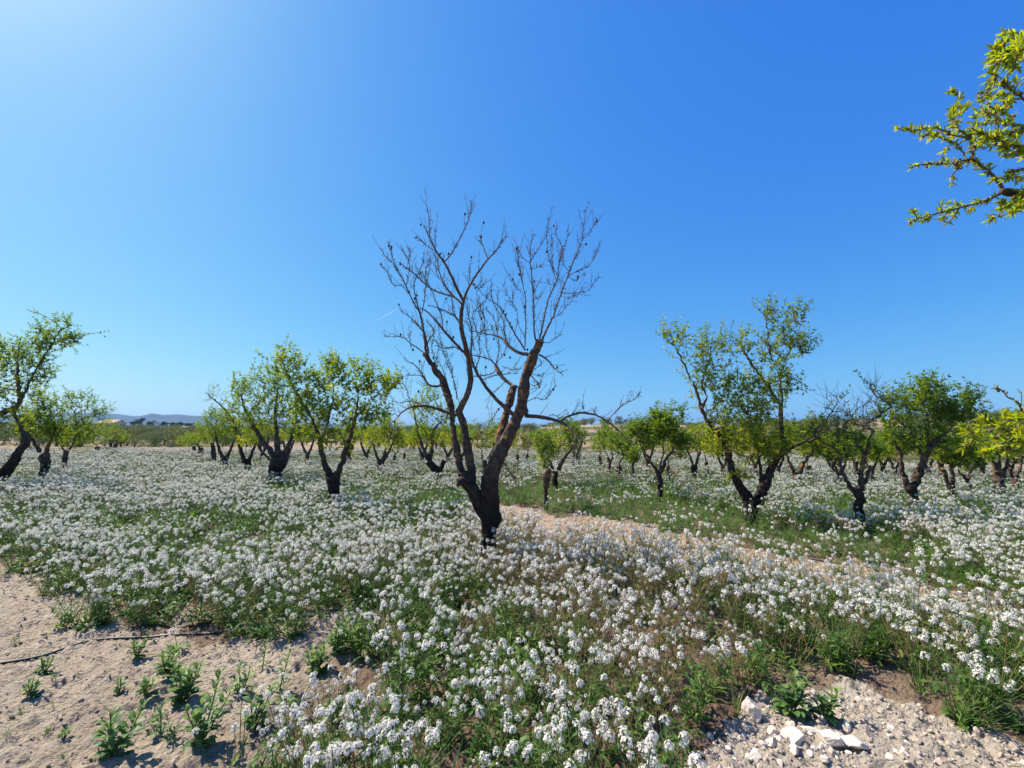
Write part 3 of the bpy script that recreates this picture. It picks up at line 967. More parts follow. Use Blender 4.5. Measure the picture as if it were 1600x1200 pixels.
def make_weeds():
    L = [
        (175, 1190, 78, 3, 0.075, 'three stemmed weed with blue green leaves at the bottom edge of the soil', 1),
        (312, 1178, 100, 3, 0.07, 'tallest upright weed casting a shadow on the dug soil', 2),
        (250, 1160, 42, 1, 0.055, 'short single stemmed weed between the two big soil weeds', 3),
        (396, 1150, 62, 2, 0.065, 'weed with two shoots under the edge of the white flowers', 4),
        (374, 1092, 42, 2, 0.055, 'small bushy weed on bare soil right of the sprawling weeds', 5),
        (436, 1090, 62, 1, 0.055, 'slim upright weed close to the flower edge', 6),
        (284, 1105, 62, 4, 0.075, 'broad sprawling weed in the middle of the bare soil', 7),
        (262, 1062, 50, 4, 0.07, 'wide clump of yellow green weed just below the hose', 8),
        (225, 1105, 24, 3, 0.055, 'flat creeping weed left of the broad sprawling weed', 9),
        (185, 1085, 24, 2, 0.045, 'tiny weed seedling alone on the pale soil', 10),
        (48, 1090, 26, 3, 0.05, 'low weed tuft on the pale soil near the left edge', 11),
        (68, 1052, 28, 3, 0.05, 'low weed beside the black hose at the left', 12),
        (212, 1034, 26, 3, 0.055, 'grey green low weed under the middle of the hose', 13),
        (98, 1158, 16, 2, 0.04, 'smallest dry looking weed sprig low on the left soil', 14),
        (410, 1052, 38, 1, 0.045, 'thin weed sprig beside the slim upright weed', 15),
        (495, 1055, 40, 5, 0.075, 'dark leafy weed clump where the soil meets the flowers', 16),
        (528, 1030, 44, 5, 0.075, 'second dark leafy clump above the soil corner', 17),
        (1236, 1132, 58, 5, 0.075, 'bright green weed clump growing between the limestone rocks', 18),
        (1288, 1140, 46, 4, 0.065, 'darker green weed clump at the head of the gravel strip', 19),
    ]
    for px, py, h, n, ll, lab, sd_ in L:
        weed(px, py, h, n, ll, lab, sd_)

def lone_flower(px, py, hpx, label, seed):
    rng = np.random.default_rng(seed)
    g = G(px, py); gz = float(ground_z(g[0], g[1]))
    Hh = hpx / F_PX * g[1]
    loc = np.array([g[0], g[1], gz])
    t = thing('wild_rocket', label, 'wildflower', loc, 'lone white wildflowers on bare ground')
    ms, mf, ml = MB(), MB(), MB()
    st = curve((0, 0, -0.01), (rng.normal(0, 0.15), rng.normal(0, 0.15), 1), Hh, (0, 0, 0.2), 6, rng, 0.04)
    ms.tube(loc + st, 0.002, 4, 0, 0.3, True)
    flower_head(mf, MB(), loc + st[-1], np.array([0, 0, 1.0]), 0.02, rng, 18)
    for q in range(6):
        herb_leaves(ml, loc, q * GA, 0.6, 0.09, 0.03, rng, 1, 0.5, 3)
    ms.build('stem', [M_STALK], t)
    mf.build('flower_head', [M_STALK, M_HERB, M_PETAL], t)
    ml.build('foliage', [M_STALK, M_HERB], t)

def hose(pts, label, r=0.008):
    ctrl = np.array([np.append(G(a, b)[:2], 0) for a, b in pts])
    n = 140
    u = np.linspace(0, len(ctrl) - 1, n)
    # smooth the control line
    c = np.stack([np.interp(u, np.arange(len(ctrl)), ctrl[:, i]) for i in range(3)], 1)
    for _ in range(30):
        c[1:-1] = 0.25 * c[:-2] + 0.5 * c[1:-1] + 0.25 * c[2:]
    z = ground_z(c[:, 0], c[:, 1])
    for _ in range(25):
        z[1:-1] = np.maximum(0.25 * z[:-2] + 0.5 * z[1:-1] + 0.25 * z[2:], z[1:-1] - 0.004)
    c[:, 2] = z + r * 0.8
    mb = MB()
    mb.tube(c, r, 8, 0, 0.5, True)
    o = mb.build('irrigation_hose', [M_HOSE])
    tag(o, label, 'hose')

def make_small_things():
    make_weeds()
    hose([(-260, 1085), (-100, 1052), (0, 1034), (60, 1026), (110, 1012), (150, 1001), (200, 997), (260, 995), (320, 992), (380, 989), (440, 978), (520, 962), (620, 940), (700, 915)], 'thin black drip hose lying across the bare soil on the left')
    hose([(1225, 872), (1290, 880), (1340, 889), (1400, 905), (1450, 921), (1520, 938), (1620, 965), (1750, 1000)], 'black drip hose along the sandy strip by the right hand trees')
    for i, (a, b, h, lab) in enumerate([
        (278, 1020, 30, 'single white flower on a thin stem just below the hose'),
        (1036, 872, 26, 'white flower head standing alone on the sandy strip'),
        (1198, 900, 36, 'tallest lone white flower over the far edge of the sandy strip'),
        (1448, 940, 30, 'white flower beside the drip hose on the sandy strip'),
        (915, 850, 22, 'white flower on the sand nearest the bare tree'),
        (640 - 196, 1110, 40, 'white flower just off the meadow edge beside the slim weed')]):
        lone_flower(a, b, h, lab, 40 + i)

# ------------------------------------------------------------------ trees
def resample(p, r, step):
    p, r = np.asarray(p, float), np.asarray(r, float)
    # Catmull-Rom through the traced points, then even steps
    n = len(p)
    if n > 2:
        q = np.vstack([2 * p[0] - p[1], p, 2 * p[-1] - p[-2]])
        out, ro = [], []
        for i in range(n - 1):
            a, b, c, d = q[i], q[i + 1], q[i + 2], q[i + 3]
            for t in np.linspace(0, 1, 9)[:-1]:
                out.append(0.5 * (2 * b + (c - a) * t + (2 * a - 5 * b + 4 * c - d) * t * t + (3 * b - a - 3 * c + d) * t ** 3))
                ro.append(r[i] + (r[i + 1] - r[i]) * t)
        out.append(p[-1]); ro.append(r[-1])
        p, r = np.array(out), np.array(ro)
    s = np.concatenate([[0], np.cumsum(np.linalg.norm(np.diff(p, axis=0), axis=1))])
    m = max(3, int(s[-1] / step) + 1)
    u = np.linspace(0, s[-1], m)
    return np.stack([np.interp(u, s, p[:, i]) for i in range(3)], 1), np.interp(u, s, r)

def fuse(mb, name, mats, parent, voxel, seed, amp, cutmat=None):
    """the overlapping limbs made one skin, then given furrowed, knobbly bark"""
    tmp = mb.build('tmp_limbs', mats, None, True)
    md = tmp.modifiers.new('r', 'REMESH')
    md.mode = 'VOXEL'
    md.voxel_size = voxel
    md.use_smooth_shade = True
    dg = bpy.context.evaluated_depsgraph_get()
    me = bpy.data.meshes.new_from_object(tmp.evaluated_get(dg))
    nv = len(me.vertices)
    co = np.empty(nv * 3, np.float32); me.vertices.foreach_get('co', co); co = co.reshape(-1, 3).astype(float)
    no = np.empty(nv * 3, np.float32); me.vertices.foreach_get('normal', no); no = no.reshape(-1, 3)
    old = tmp.data
    bpy.data.objects.remove(tmp)
    bpy.data.meshes.remove(old)
    off = seed * 3.7
    h = np.array([mnoise.noise(Vector((c[0] * 6 + off, c[1] * 6, c[2] * 4))) * 0.9
                  + mnoise.noise(Vector((c[0] * 26 + off, c[1] * 26, c[2] * 8))) * 0.55
                  - abs(mnoise.noise(Vector((c[0] * 60, c[1] * 60 + off, c[2] * 13)))) * 0.5 for c in co])
    co = co + no * (h * amp)[:, None]
    me.vertices.foreach_set('co', co.astype(np.float32).ravel())
    me.name = name
    if 'tint' in me.attributes:
        me.attributes.remove(me.attributes['tint'])
    at = me.attributes.new('tint', 'FLOAT', 'POINT')
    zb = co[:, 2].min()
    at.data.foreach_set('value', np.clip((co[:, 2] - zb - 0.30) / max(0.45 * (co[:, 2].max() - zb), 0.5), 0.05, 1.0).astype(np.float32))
    me.materials.clear()
    for m in mats:
        me.materials.append(m)
    me.update()
    o = bpy.data.objects.new(name, me)
    COL.objects.link(o)
    if parent is not None:
        o.parent = parent
        o.location = -np.array(parent.location)
    return o

def spurs(mb, p, r, rng, every, L, mi=0, tint=0.3, rs=0.002):
    """short side spurs along a branch"""
    s = np.concatenate([[0], np.cumsum(np.linalg.norm(np.diff(p, axis=0), axis=1))])
    k = int(s[-1] / every)
    for u in rng.uniform(0.05, 1, k) * s[-1]:
        b = np.array([np.interp(u, s, p[:, i]) for i in range(3)])
        j = min(np.searchsorted(s, u), len(p) - 1)
        d = p[j] - p[j - 1] if j else p[1] - p[0]
        d /= max(np.linalg.norm(d), 1e-9)
        q = rng.normal(size=3); q -= (q @ d) * d; q /= np.linalg.norm(q)
        st = curve(b, q + 0.5 * d + np.array([0, 0, 0.2]), L * rng.uniform(0.3, 1.2), rng.normal(0, 0.25, 3), 2, rng, 0.05)
        mb.tube(st, [rs * 1.5, rs * 1.2, rs * 0.9], 3, mi, tint, False)
        if rng.random() < 0.5:      # a swollen bud at the end
            leaf_quads(mb, st[-1:], (st[-1] - st[-2])[None], np.array([0.010]), np.array([0.006]), rng, mi, tint)

def bare_tree():
    rng = np.random.default_rng(11)
    D0 = 4.75
    base = P(760, 845, D0)
    base[2] = float(ground_z(base[0], base[1]))
    t = thing('almond_tree', 'bare pruned almond tree with a forked black trunk, large in the middle of the field', 'tree', base)
    m_px = D0 / F_PX
    def K(x, y, dy=0.0):
        return P(560 + 0.275 * x, 300 + 0.275 * y, D0 + dy)
    def line(pts, dy0, dy1):
        """pts: (x, y, width) in the enlarged drawing of the tree; depth runs from dy0 to dy1"""
        n = len(pts)
        p = np.array([K(q[0], q[1], dy0 + (dy1 - dy0) * i / (n - 1)) for i, q in enumerate(pts)])
        r = np.array([q[2] for q in pts]) * 0.275 * m_px * 0.5
        return p, r
    tr = MB()
    limbs = [
        ([(742, 2120, 125), (742, 2030, 98), (742, 1960, 92), (738, 1900, 100), (742, 1850, 115)], 0, 0),            # foot
        ([(742, 1850, 110), (760, 1780, 112), (745, 1690, 118), (752, 1620, 112), (790, 1520, 96), (850, 1390, 88), (905, 1280, 78), (932, 1180, 70), (950, 1060, 66), (982, 955, 62), (1012, 885, 58), (1026, 852, 60)], 0, -0.12),
        ([(742, 1880, 100), (690, 1790, 92), (645, 1690, 90), (612, 1640, 88), (590, 1590, 72)], 0, 0.0),
        ([(600, 1620, 70), (572, 1560, 54), (545, 1400, 46), (528, 1250, 46), (508, 1150, 48), (470, 1060, 48), (420, 985, 46), (385, 925, 46)], 0, 0.18),
        ([(625, 1650, 76), (646, 1600, 58), (630, 1490, 52), (604, 1350, 50), (572, 1255, 48)], 0.0, 0.10),
        ([(775, 1560, 76), (800, 1430, 66), (830, 1300, 58), (862, 1180, 54), (884, 1110, 50)], 0.03, 0.22),
        ([(600, 1640, 70), (562, 1645, 52)], -0.04, -0.09),                                                            # torn shoulder
        ([(790, 1800, 40), (800, 1850, 44), (780, 1905, 34)], -0.04, -0.04),                                           # burr
        ([(925, 1220, 66), (962, 1252, 34)], -0.05, -0.08),
    ]
    for pts, a, b in limbs:
        p, r = line(pts, a, b)
        p, r = resample(p, r, 0.03)
        p = p + 0.004 * rng.normal(size=p.shape)
        tr.tube(p, r * 0.86, 14, 0, 0.5, True)
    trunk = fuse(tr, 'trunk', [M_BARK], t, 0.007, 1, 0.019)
    # sawn ends of the cut limbs
    for (x, y, w, dy, nx, nz) in ((1030, 846, 50, -0.12, 0.25, 1), (381, 919, 38, 0.18, -0.5, 1), (887, 1103, 42, 0.22, 0.2, 1)):
        mb = MB()
        c = K(x, y, dy); d = np.array([nx, 0, nz]); d /= np.linalg.norm(d)
        mb.tube([c - d * 0.02, c, c + d * 0.012], np.array([1, 1.05, 0.85]) * w * 0.275 * m_px * 0.5, 12, 0, 0.5, True)
        mb.build('sawn_end', [M_CUT], t)
    # branches: each group is a main stem with side stems
    G_ = {
        'a': (0.10, -0.25, [
            [(566, 1255, 46), (590, 1210, 42), (616, 1160, 38), (636, 1080, 36), (632, 1000, 34), (622, 930, 32), (602, 850, 30), (586, 780, 28), (584, 700, 26), (598, 620, 22)],
            [(598, 620, 16), (622, 550, 14), (665, 480, 13), (725, 395, 11), (780, 335, 9), (838, 250, 5)],
            [(735, 382, 8), (722, 340, 6), (705, 300, 5), (688, 245, 4)],
            [(598, 620, 19), (560, 550, 17), (525, 470, 15), (487, 400, 14), (445, 340, 11), (405, 265, 9), (380, 205, 6), (372, 190, 5)],
            [(405, 265, 7), (402, 190, 6), (398, 130, 5), (390, 80, 4)],
            [(487, 400, 10), (525, 355, 9), (562, 290, 8), (600, 215, 7), (632, 140, 5), (643, 45, 3)],
            [(590, 640, 13), (545, 597, 12), (470, 575, 11), (400, 540, 9), (330, 475, 8), (265, 425, 7), (228, 400, 5)],
            [(545, 597, 11), (500, 545, 9), (465, 470, 8), (452, 400, 7), (448, 370, 5)],
            [(390, 530, 5), (380, 460, 4), (400, 400, 4), (410, 360, 3)],
            [(440, 335, 5), (380, 300, 4), (325, 250, 4)],
            [(620, 560, 5), (632, 490, 4), (628, 430, 3)],
            [(640, 520, 4), (690, 545, 4), (725, 500, 3)],
        ]),
        'b': (0.12, 0.35, [
            [(628, 950, 20), (590, 900, 18), (540, 850, 17), (480, 780, 15), (430, 720, 12), (390, 680, 10), (350, 660, 7)],
            [(590, 905, 10), (545, 880, 9), (500, 890, 7), (440, 870, 6)],
            [(480, 780, 8), (470, 700, 7), (440, 620, 6), (410, 550, 5), (360, 450, 4)],
            [(586, 740, 9), (540, 700, 8), (480, 670, 7), (400, 640, 5)],
            [(584, 760, 8), (540, 690, 7), (530, 600, 6), (480, 520, 5), (440, 430, 4), (440, 200, 3)],
        ]),
        'c': (0.18, 0.30, [
            [(385, 915, 18), (375, 830, 16), (365, 760, 15), (350, 690, 14), (320, 640, 11), (295, 590, 10), (270, 530, 9), (230, 460, 7), (200, 390, 6), (170, 285, 4)],
            [(350, 690, 10), (325, 600, 8), (318, 520, 7), (345, 450, 6), (370, 390, 5), (372, 340, 3)],
            [(290, 580, 7), (245, 530, 6), (200, 530, 5), (165, 460, 5), (125, 412, 3)],
            [(250, 490, 6), (200, 410, 5), (150, 360, 4), (125, 320, 3)],
            [(270, 530, 5), (290, 430, 4), (275, 370, 4), (240, 310, 3)],
            [(275, 430, 4), (290, 360, 3), (292, 308, 3)],
            [(365, 790, 8), (330, 745, 7), (290, 710, 6), (240, 675, 4)],
            [(395, 905, 10), (385, 830, 8), (360, 780, 7), (300, 730, 5)],
            [(400, 915, 10), (395, 850, 9), (430, 790, 7), (385, 730, 5)],
            [(360, 690, 7), (375, 610, 6), (380, 540, 5), (400, 450, 4), (410, 370, 3)],
            [(385, 925, 9), (340, 890, 8), (295, 860, 7), (250, 825, 6), (145, 822, 3)],
            [(295, 860, 5), (300, 890, 4), (285, 800, 3)],
        ]),
        'd': (-0.12, -0.45, [
            [(1012, 860, 13), (998, 780, 11), (998, 680, 10), (992, 580, 9), (985, 490, 8), (976, 400, 6)],
            [(976, 400, 6), (978, 320, 5), (985, 280, 4), (1000, 238, 3)],
            [(976, 400, 6), (1010, 340, 5), (1050, 275, 5), (1075, 225, 4), (1080, 150, 3)],
            [(976, 405, 5), (935, 375, 5), (908, 330, 4), (903, 310, 3)],
            [(985, 440, 4), (1020, 425, 3), (1050, 410, 3)],
            [(998, 610, 4), (1030, 600, 3)],
        ]),
        'e': (-0.12, 0.05, [
            [(1026, 850, 14), (1045, 770, 12), (1060, 690, 11), (1080, 610, 10), (1110, 540, 9), (1135, 480, 8), (1140, 410, 6), (1155, 330, 5), (1188, 260, 4), (1192, 170, 3)],
            [(1135, 480, 6), (1105, 420, 5), (1098, 340, 4), (1102, 260, 3)],
            [(1125, 500, 5), (1090, 400, 4), (1075, 330, 3), (1070, 250, 3)],
            [(1145, 400, 4), (1160, 320, 3), (1130, 260, 3), (1122, 215, 2)],
            [(1115, 530, 4), (1085, 520, 3), (1070, 495, 3)],
        ]),
        'f': (-0.12, -0.25, [
            [(1040, 850, 15), (1075, 770, 13), (1110, 700, 12), (1150, 580, 10), (1185, 490, 9), (1215, 410, 8), (1245, 340, 7), (1270, 270, 6), (1280, 190, 4), (1290, 95, 3)],
            [(1270, 270, 5), (1310, 235, 4), (1335, 195, 4), (1355, 145, 3)],
            [(1190, 480, 6), (1240, 450, 5), (1290, 430, 4), (1330, 390, 4), (1360, 335, 3)],
            [(1155, 570, 6), (1215, 575, 5), (1300, 562, 4), (1335, 520, 4), (1370, 482, 3)],
            [(1110, 715, 5), (1150, 690, 4), (1175, 655, 4), (1205, 628, 3)],
            [(1200, 450, 5), (1170, 420, 4), (1160, 360, 4), (1162, 310, 3)],
            [(1150, 590, 4), (1200, 600, 3), (1245, 590, 3)],
            [(1190, 480, 4), (1240, 505, 4), (1250, 480, 3)],
        ]),
        'g': (-0.10, 0.30, [
            [(965, 925, 24), (900, 908, 20), (850, 870, 17), (820, 835, 14), (780, 815, 12), (730, 808, 10), (650, 790, 6)],
            [(845, 868, 9), (830, 800, 7), (820, 720, 6), (770, 640, 5), (755, 560, 4), (760, 510, 3)],
            [(948, 900, 12), (905, 830, 11), (870, 770, 9), (830, 700, 8), (790, 640, 6), (740, 610, 4)],
            [(945, 880, 9), (950, 780, 8), (950, 680, 7), (948, 590, 6), (930, 510, 5), (912, 430, 4), (888, 365, 3)],
            [(935, 520, 4), (915, 440, 3), (905, 320, 2)],
            [(890, 800, 5), (905, 700, 4), (880, 640, 4), (875, 570, 3)],
            [(905, 670, 4), (860, 610, 3), (820, 530, 3)],
            [(948, 600, 4), (900, 540, 3), (855, 460, 2)],
        ]),
        'h': (0.22, 0.45, [
            [(886, 1110, 20), (850, 1080, 24), (815, 1050, 26), (790, 1010, 30), (778, 985, 26)],
            [(780, 985, 12), (745, 950, 10), (690, 935, 8), (640, 925, 6)],
            [(778, 985, 9), (800, 900, 7), (790, 800, 6), (770, 720, 5), (720, 660, 4)],
            [(790, 1000, 9), (760, 1030, 8), (700, 1045, 6), (640, 1050, 4)],
            [(775, 980, 6), (730, 900, 5), (720, 780, 4), (690, 690, 4), (670, 600, 3)],
            [(785, 970, 5), (830, 910, 4), (845, 830, 3), (800, 750, 3)],
            [(840, 1070, 6), (800, 1110, 5), (750, 1150, 4)],
            [(815, 990, 5), (880, 1010, 4), (930, 1000, 3)],
        ]),
        'i': (0.0, -0.30, [
            [(895, 1275, 30), (850, 1240, 26), (800, 1195, 24), (755, 1145, 22), (710, 1085, 20), (665, 1010, 17), (640, 930, 14), (645, 850, 10), (640, 760, 8), (620, 680, 6), (615, 590, 3)],
            [(665, 1010, 9), (690, 930, 7), (685, 830, 6), (720, 740, 5), (690, 650, 4), (670, 560, 3)],
            [(700, 1070, 7), (760, 1045, 6), (830, 1035, 5), (900, 1030, 3)],
            [(645, 850, 6), (700, 790, 5), (760, 780, 4), (800, 720, 3)],
            [(660, 900, 5), (640, 800, 4), (605, 730, 3)],
            [(690, 840, 5), (650, 700, 4), (720, 620, 4), (750, 560, 3)],
        ]),
        'j': (-0.05, -0.55, [
            [(950, 1270, 28), (1000, 1275, 24), (1060, 1283, 22), (1120, 1297, 19), (1165, 1315, 17), (1205, 1345, 15), (1235, 1385, 13), (1232, 1430, 11), (1218, 1490, 7), (1225, 1560, 4)],
            [(1150, 1303, 14), (1185, 1277, 13), (1235, 1260, 13), (1290, 1255, 13), (1350, 1268, 12), (1400, 1296, 11), (1450, 1330, 10), (1510, 1385, 7), (1540, 1430, 4)],
            [(1418, 1300, 7), (1455, 1255, 6), (1510, 1205, 6), (1570, 1175, 5), (1605, 1140, 3)],
            [(1075, 1284, 6), (1100, 1265, 5), (1135, 1280, 4), (1150, 1290, 3)],
            [(1285, 1255, 4), (1278, 1225, 3), (1272, 1205, 2)],
            [(1235, 1390, 5), (1180, 1430, 5), (1120, 1450, 4), (1070, 1440, 3)],
            [(1232, 1440, 4), (1260, 1480, 3), (1250, 1550, 3)],
            [(1345, 1268, 3), (1340, 1240, 2)],
        ]),
        'k': (0.08, -0.35, [
            [(545, 1262, 22), (500, 1250, 19), (440, 1228, 18), (380, 1217, 16), (330, 1218, 15), (280, 1230, 12), (240, 1260, 8), (205, 1300, 5)],
            [(380, 1217, 8), (340, 1200, 7), (300, 1190, 6), (220, 1195, 3)],
            [(485, 1095, 16), (440, 1104, 14), (400, 1096, 12), (375, 1060, 10), (345, 1010, 8), (310, 975, 6), (275, 965, 3)],
            [(395, 1095, 7), (370, 1050, 6), (300, 1040, 5), (240, 1050, 4)],
            [(300, 1228, 6), (290, 1190, 5), (270, 1110, 4), (245, 1085, 3)],
        ]),
        'l': (-0.12, -0.35, [
            [(1028, 925, 13), (1065, 945, 11), (1100, 985, 10), (1130, 1015, 7), (1165, 1040, 4)],
            [(1025, 945, 6), (1040, 975, 5), (1010, 1000, 4), (990, 1020, 3)],
            [(980, 1040, 9), (1010, 1075, 7), (1035, 1090, 6), (1025, 1110, 4)],
            [(1045, 850, 6), (1085, 855, 5), (1120, 830, 4), (1150, 810, 3)],
            [(960, 1190, 6), (1010, 1170, 5), (1060, 1180, 5), (1090, 1140, 4), (1125, 1100, 2)],
            [(985, 1030, 4), (1050, 1055, 3)],
            [(955, 1080, 4), (1000, 1100, 4), (1040, 1070, 3)],
        ]),
        'm': (0.0, 0.3, [
            [(800, 1480, 10), (830, 1540, 8), (860, 1590, 7), (895, 1640, 4)],
            [(830, 1540, 5), (800, 1590, 4), (870, 1620, 3)],
            [(590, 1430, 7), (640, 1400, 6), (700, 1370, 5), (760, 1290, 4), (800, 1230, 3)],
            [(560, 1180, 6), (545, 1080, 5), (500, 960, 4), (470, 850, 4), (455, 760, 3)],
            [(520, 1130, 5), (480, 1010, 4), (420, 900, 3), (430, 800, 3)],
            [(575, 1200, 5), (545, 1100, 4), (530, 1000, 4), (490, 900, 3)],
            [(470, 1060, 5), (440, 970, 4), (455, 880, 4), (430, 840, 3)],
        ]),
    }
    fruit = []
    for key, (dy0, dy1, lines) in G_.items():
        mb = MB()
        p0, r0 = line(lines[0], dy0, dy1)
        main = resample(p0, r0, 0.03)
        tips = []
        for k, pts in enumerate(lines):
            if k == 0 or key in 'lmk' and k in (2,):
                p, r = line(pts, dy0 if k == 0 else dy0, dy1)
            else:
                s = K(pts[0][0], pts[0][1])
                # start at the depth of the nearest place on the main stem
                scr = np.array([[q[0] / q[1], (q[2] - H_CAM) / q[1]] for q in main[0]])
                j = int(np.argmin(np.abs(scr[:, 0] - s[0] / s[1]) + np.abs(scr[:, 1] - (s[2] - H_CAM) / s[1])))
                d0 = main[0][j][1] - D0
                p, r = line(pts, d0, d0 + rng.uniform(-0.3, 0.3))
            r = np.maximum(r * np.where(r > 0.012, 0.9, 0.78), 0.0020)
            p, r = resample(p, r, 0.028)
            p[1:] += rng.normal(0, 0.0018, p[1:].shape)
            mb.tube(p, r, 7, 0, 0.75 if r[0] > 0.008 else 0.3, True)
            spurs(mb, p[2:], r, rng, 0.016, 0.034)
            # fine side twigs
            s_len = len(p) * 0.028
            for _ in range(int(s_len / 0.075)):
                j = rng.integers(2, len(p))
                d = p[j] - p[j - 1]; d /= np.linalg.norm(d)
                q = rng.normal(size=3); q -= (q @ d) * d; q /= np.linalg.norm(q)
                tw = curve(p[j], 0.7 * q + 0.9 * d + np.array([0, 0, 0.5]), rng.uniform(0.06, 0.24), rng.normal(0, 0.12, 3) + np.array([0, 0, 0.35]), 6, rng, 0.035)
                mb.tube(tw, np.linspace(0.0026, 0.0014, 7), 3, 0, 0.25, False)
                spurs(mb, tw, None, rng, 0.022, 0.018, 0, 0.25, 0.0012)
                if rng.random() < 0.055:
                    fruit.append(tw[-1])
        o = mb.build('branch', [M_BRANCH], t)
    for x, y in ((665, 540), (825, 670), (838, 690), (862, 740), (770, 830), (310, 890), (960, 890), (862, 935), (830, 920), (1028, 1100), (1022, 1085), (230, 635), (320, 600), (1130, 990), (250, 1050), (785, 770), (758, 755), (355, 180), (328, 255), (238, 405), (205, 1300), (985, 900)):
        fruit.append(K(x, y, rng.uniform(-0.05, 0.3)))
    for q in fruit:
        mb = MB()
        v, f = stone_mesh(int(rng.integers(9999)), np.array([0.011, 0.008, 0.016]), 1, 3, 0.3)
        mb.add(v + q - np.array([0, 0, 0.012]), f, 0, 0.5, True)
        mb.tube([q + [0, 0, 0.012], q - [0, 0, 0.004]], 0.0012, 3, 0, 0.5, False)
        mb.build('dried_almond', [M_DRY], t)

def leafy_tree(label, bx, yb, limbs, blobs, n=170, seed=1, yellow=0.5, leafy=1.0, lsize=1.0, group='leafy almond trees of the orchard', D=None, fused=True, shoots=1.0, dead=None, cat='tree', name='almond_tree', twig_r=0.0034):
    """limbs: lists of (px, py, width px) from the ground up; blobs: (cx, cy, rx, ry, weight) of foliage in the picture,
    turned into volumes round the trunk at its real distance"""
    rng = np.random.default_rng(seed)
    n, leafy, lsize = int(n * 1.5), leafy * 1.4, lsize * 1.1
    if D is None:
        a = ray(bx, yb)
        D = (H_CAM - 0.36) / max(-a[2], 0.012) * a[1]
    base = P(bx, yb, D)
    base[2] = float(ground_z(base[0], base[1]))
    t = thing(name, label, cat, base, group)
    mp = D / F_PX
    tr, lv = MB(), MB()
    nodes, dirs, path_of, pos_in = [], [], [], []
    paths = []
    wid = max([b[2] for b in blobs]) * mp
    first_end = None
    for k, ln in enumerate(limbs):
        dd = rng.uniform(-0.5, 0.5) * wid * (0.0 if k == 0 else 0.6)
        if k == 0:
            gp = [(bx, 0, ln[0][2] * 1.25)] + list(ln)
        else:
            gp = list(ln)
        m = len(gp)
        p = np.array([P(q[0], q[1], D + dd * (i / max(m - 1, 1)) ** 1.3) if not (k == 0 and i == 0) else base - np.array([0, 0, 0.08]) for i, q in enumerate(gp)])
        r = np.array([q[2] for q in gp]) * mp * 0.5 * (0.98 if k == 0 else 0.82)
        p, r = resample(p, r, 0.05)
        p[1:-1] += rng.normal(0, 0.010, p[1:-1].shape)
        tr.tube(p, r, 9, 0, 0.6, True)
        i0 = int(len(p) * (0.62 if k == 0 and len(limbs) > 1 else 0.25))
        for i in range(max(i0, 1), len(p)):
            d = p[i] - p[i - 1]
            nodes.append(p[i]); dirs.append(d / max(np.linalg.norm(d), 1e-9)); path_of.append(-1 - k); pos_in.append(0)
    if fused:
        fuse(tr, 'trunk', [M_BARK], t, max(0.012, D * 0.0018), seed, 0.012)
    else:
        tr.build('trunk', [M_BARK], t)
    # points the twigs reach for
    wts = np.array([b[4] if len(b) > 4 else b[2] * b[3] for b in blobs], float)
    wts /= wts.sum()
    pts, dens = [], []
    for _ in range(n):
        b = blobs[rng.choice(len(blobs), p=wts)]
        u = rng.normal(size=3); u /= np.linalg.norm(u)
        u *= rng.uniform(0.15, 1.0) ** 0.45
        c = P(b[0], b[1], D)
        pts.append(c + u * np.array([b[2], 0.85 * (b[2] + b[3]) / 2 * 1.15, b[3]]) * mp)
    ln_pts = np.array(nodes)
    zlow = np.percentile(np.array(pts)[:, 2], 8)
    ln_pts = ln_pts[ln_pts[:, 2] > zlow]
    for _ in range(int(n * 0.25) if len(ln_pts) else 0):      # leafy shoots low on the limbs
        q = ln_pts[rng.integers(len(ln_pts))]
        pts.append(q + rng.normal(0, 1, 3) * [0.2, 0.2, 0.14] * min(1.0, wid * 1.5) + [0, 0, 0.12])
    pts = np.array(pts)
    nodes, dirs = list(nodes), list(dirs)
    dist = np.array([np.min(np.linalg.norm(np.array(nodes) - q, axis=1)) for q in pts])
    desc = []
    par = []
    for q in pts[np.argsort(dist)]:
        NA, DA = np.array(nodes), np.array(dirs)
        v = q - NA
        d = np.linalg.norm(v, axis=1) + 1e-6
        cs = np.einsum('ij,ij->i', v / d[:, None], DA)
        up = v[:, 2] / d
        cost = d * (1 + 0.55 * (1 - cs) + 0.25 * np.maximum(0, -up))
        j = int(np.argmin(cost))
        L = d[j]
        a, b = NA[j], q
        cpt = a + (DA[j] * 0.6 + np.array([0, 0, 0.35])) * L * 0.45
        ns = max(3, min(7, int(L / 0.09)))
        u = np.linspace(0, 1, ns + 1)[:, None]
        pp = (1 - u) ** 2 * a + 2 * u * (1 - u) * cpt + u * u * b
        pp[1:] += rng.normal(0, 0.012 * min(L, 0.6), pp[1:].shape)
        k = len(paths)
        paths.append(pp)
        par.append(path_of[j]); desc.append(1)
        pj = path_of[j]
        while pj >= 0:
            desc[pj] += 1
            pj = par[pj]
        for i in range(1, ns + 1):
            dv = pp[i] - pp[i - 1]
            nodes.append(pp[i]); dirs.append(dv / max(np.linalg.norm(dv), 1e-9)); path_of.append(k); pos_in.append(i)
    brs = {}
    nroot = {}
    for q in par:
        if q < 0:
            nroot[q] = nroot.get(q, 0) + 1
    def root(k):
        while par[k] >= 0:
            k = par[k]
        return par[k] if nroot[par[k]] > 4 else k
    lb, ld, lt = [], [], []
    zmin, zmax = pts[:, 2].min(), pts[:, 2].max()
    deadp = None if dead is None else [(P(b[0], b[1], D), np.array([b[2], 400, b[3]]) * mp) for b in dead]
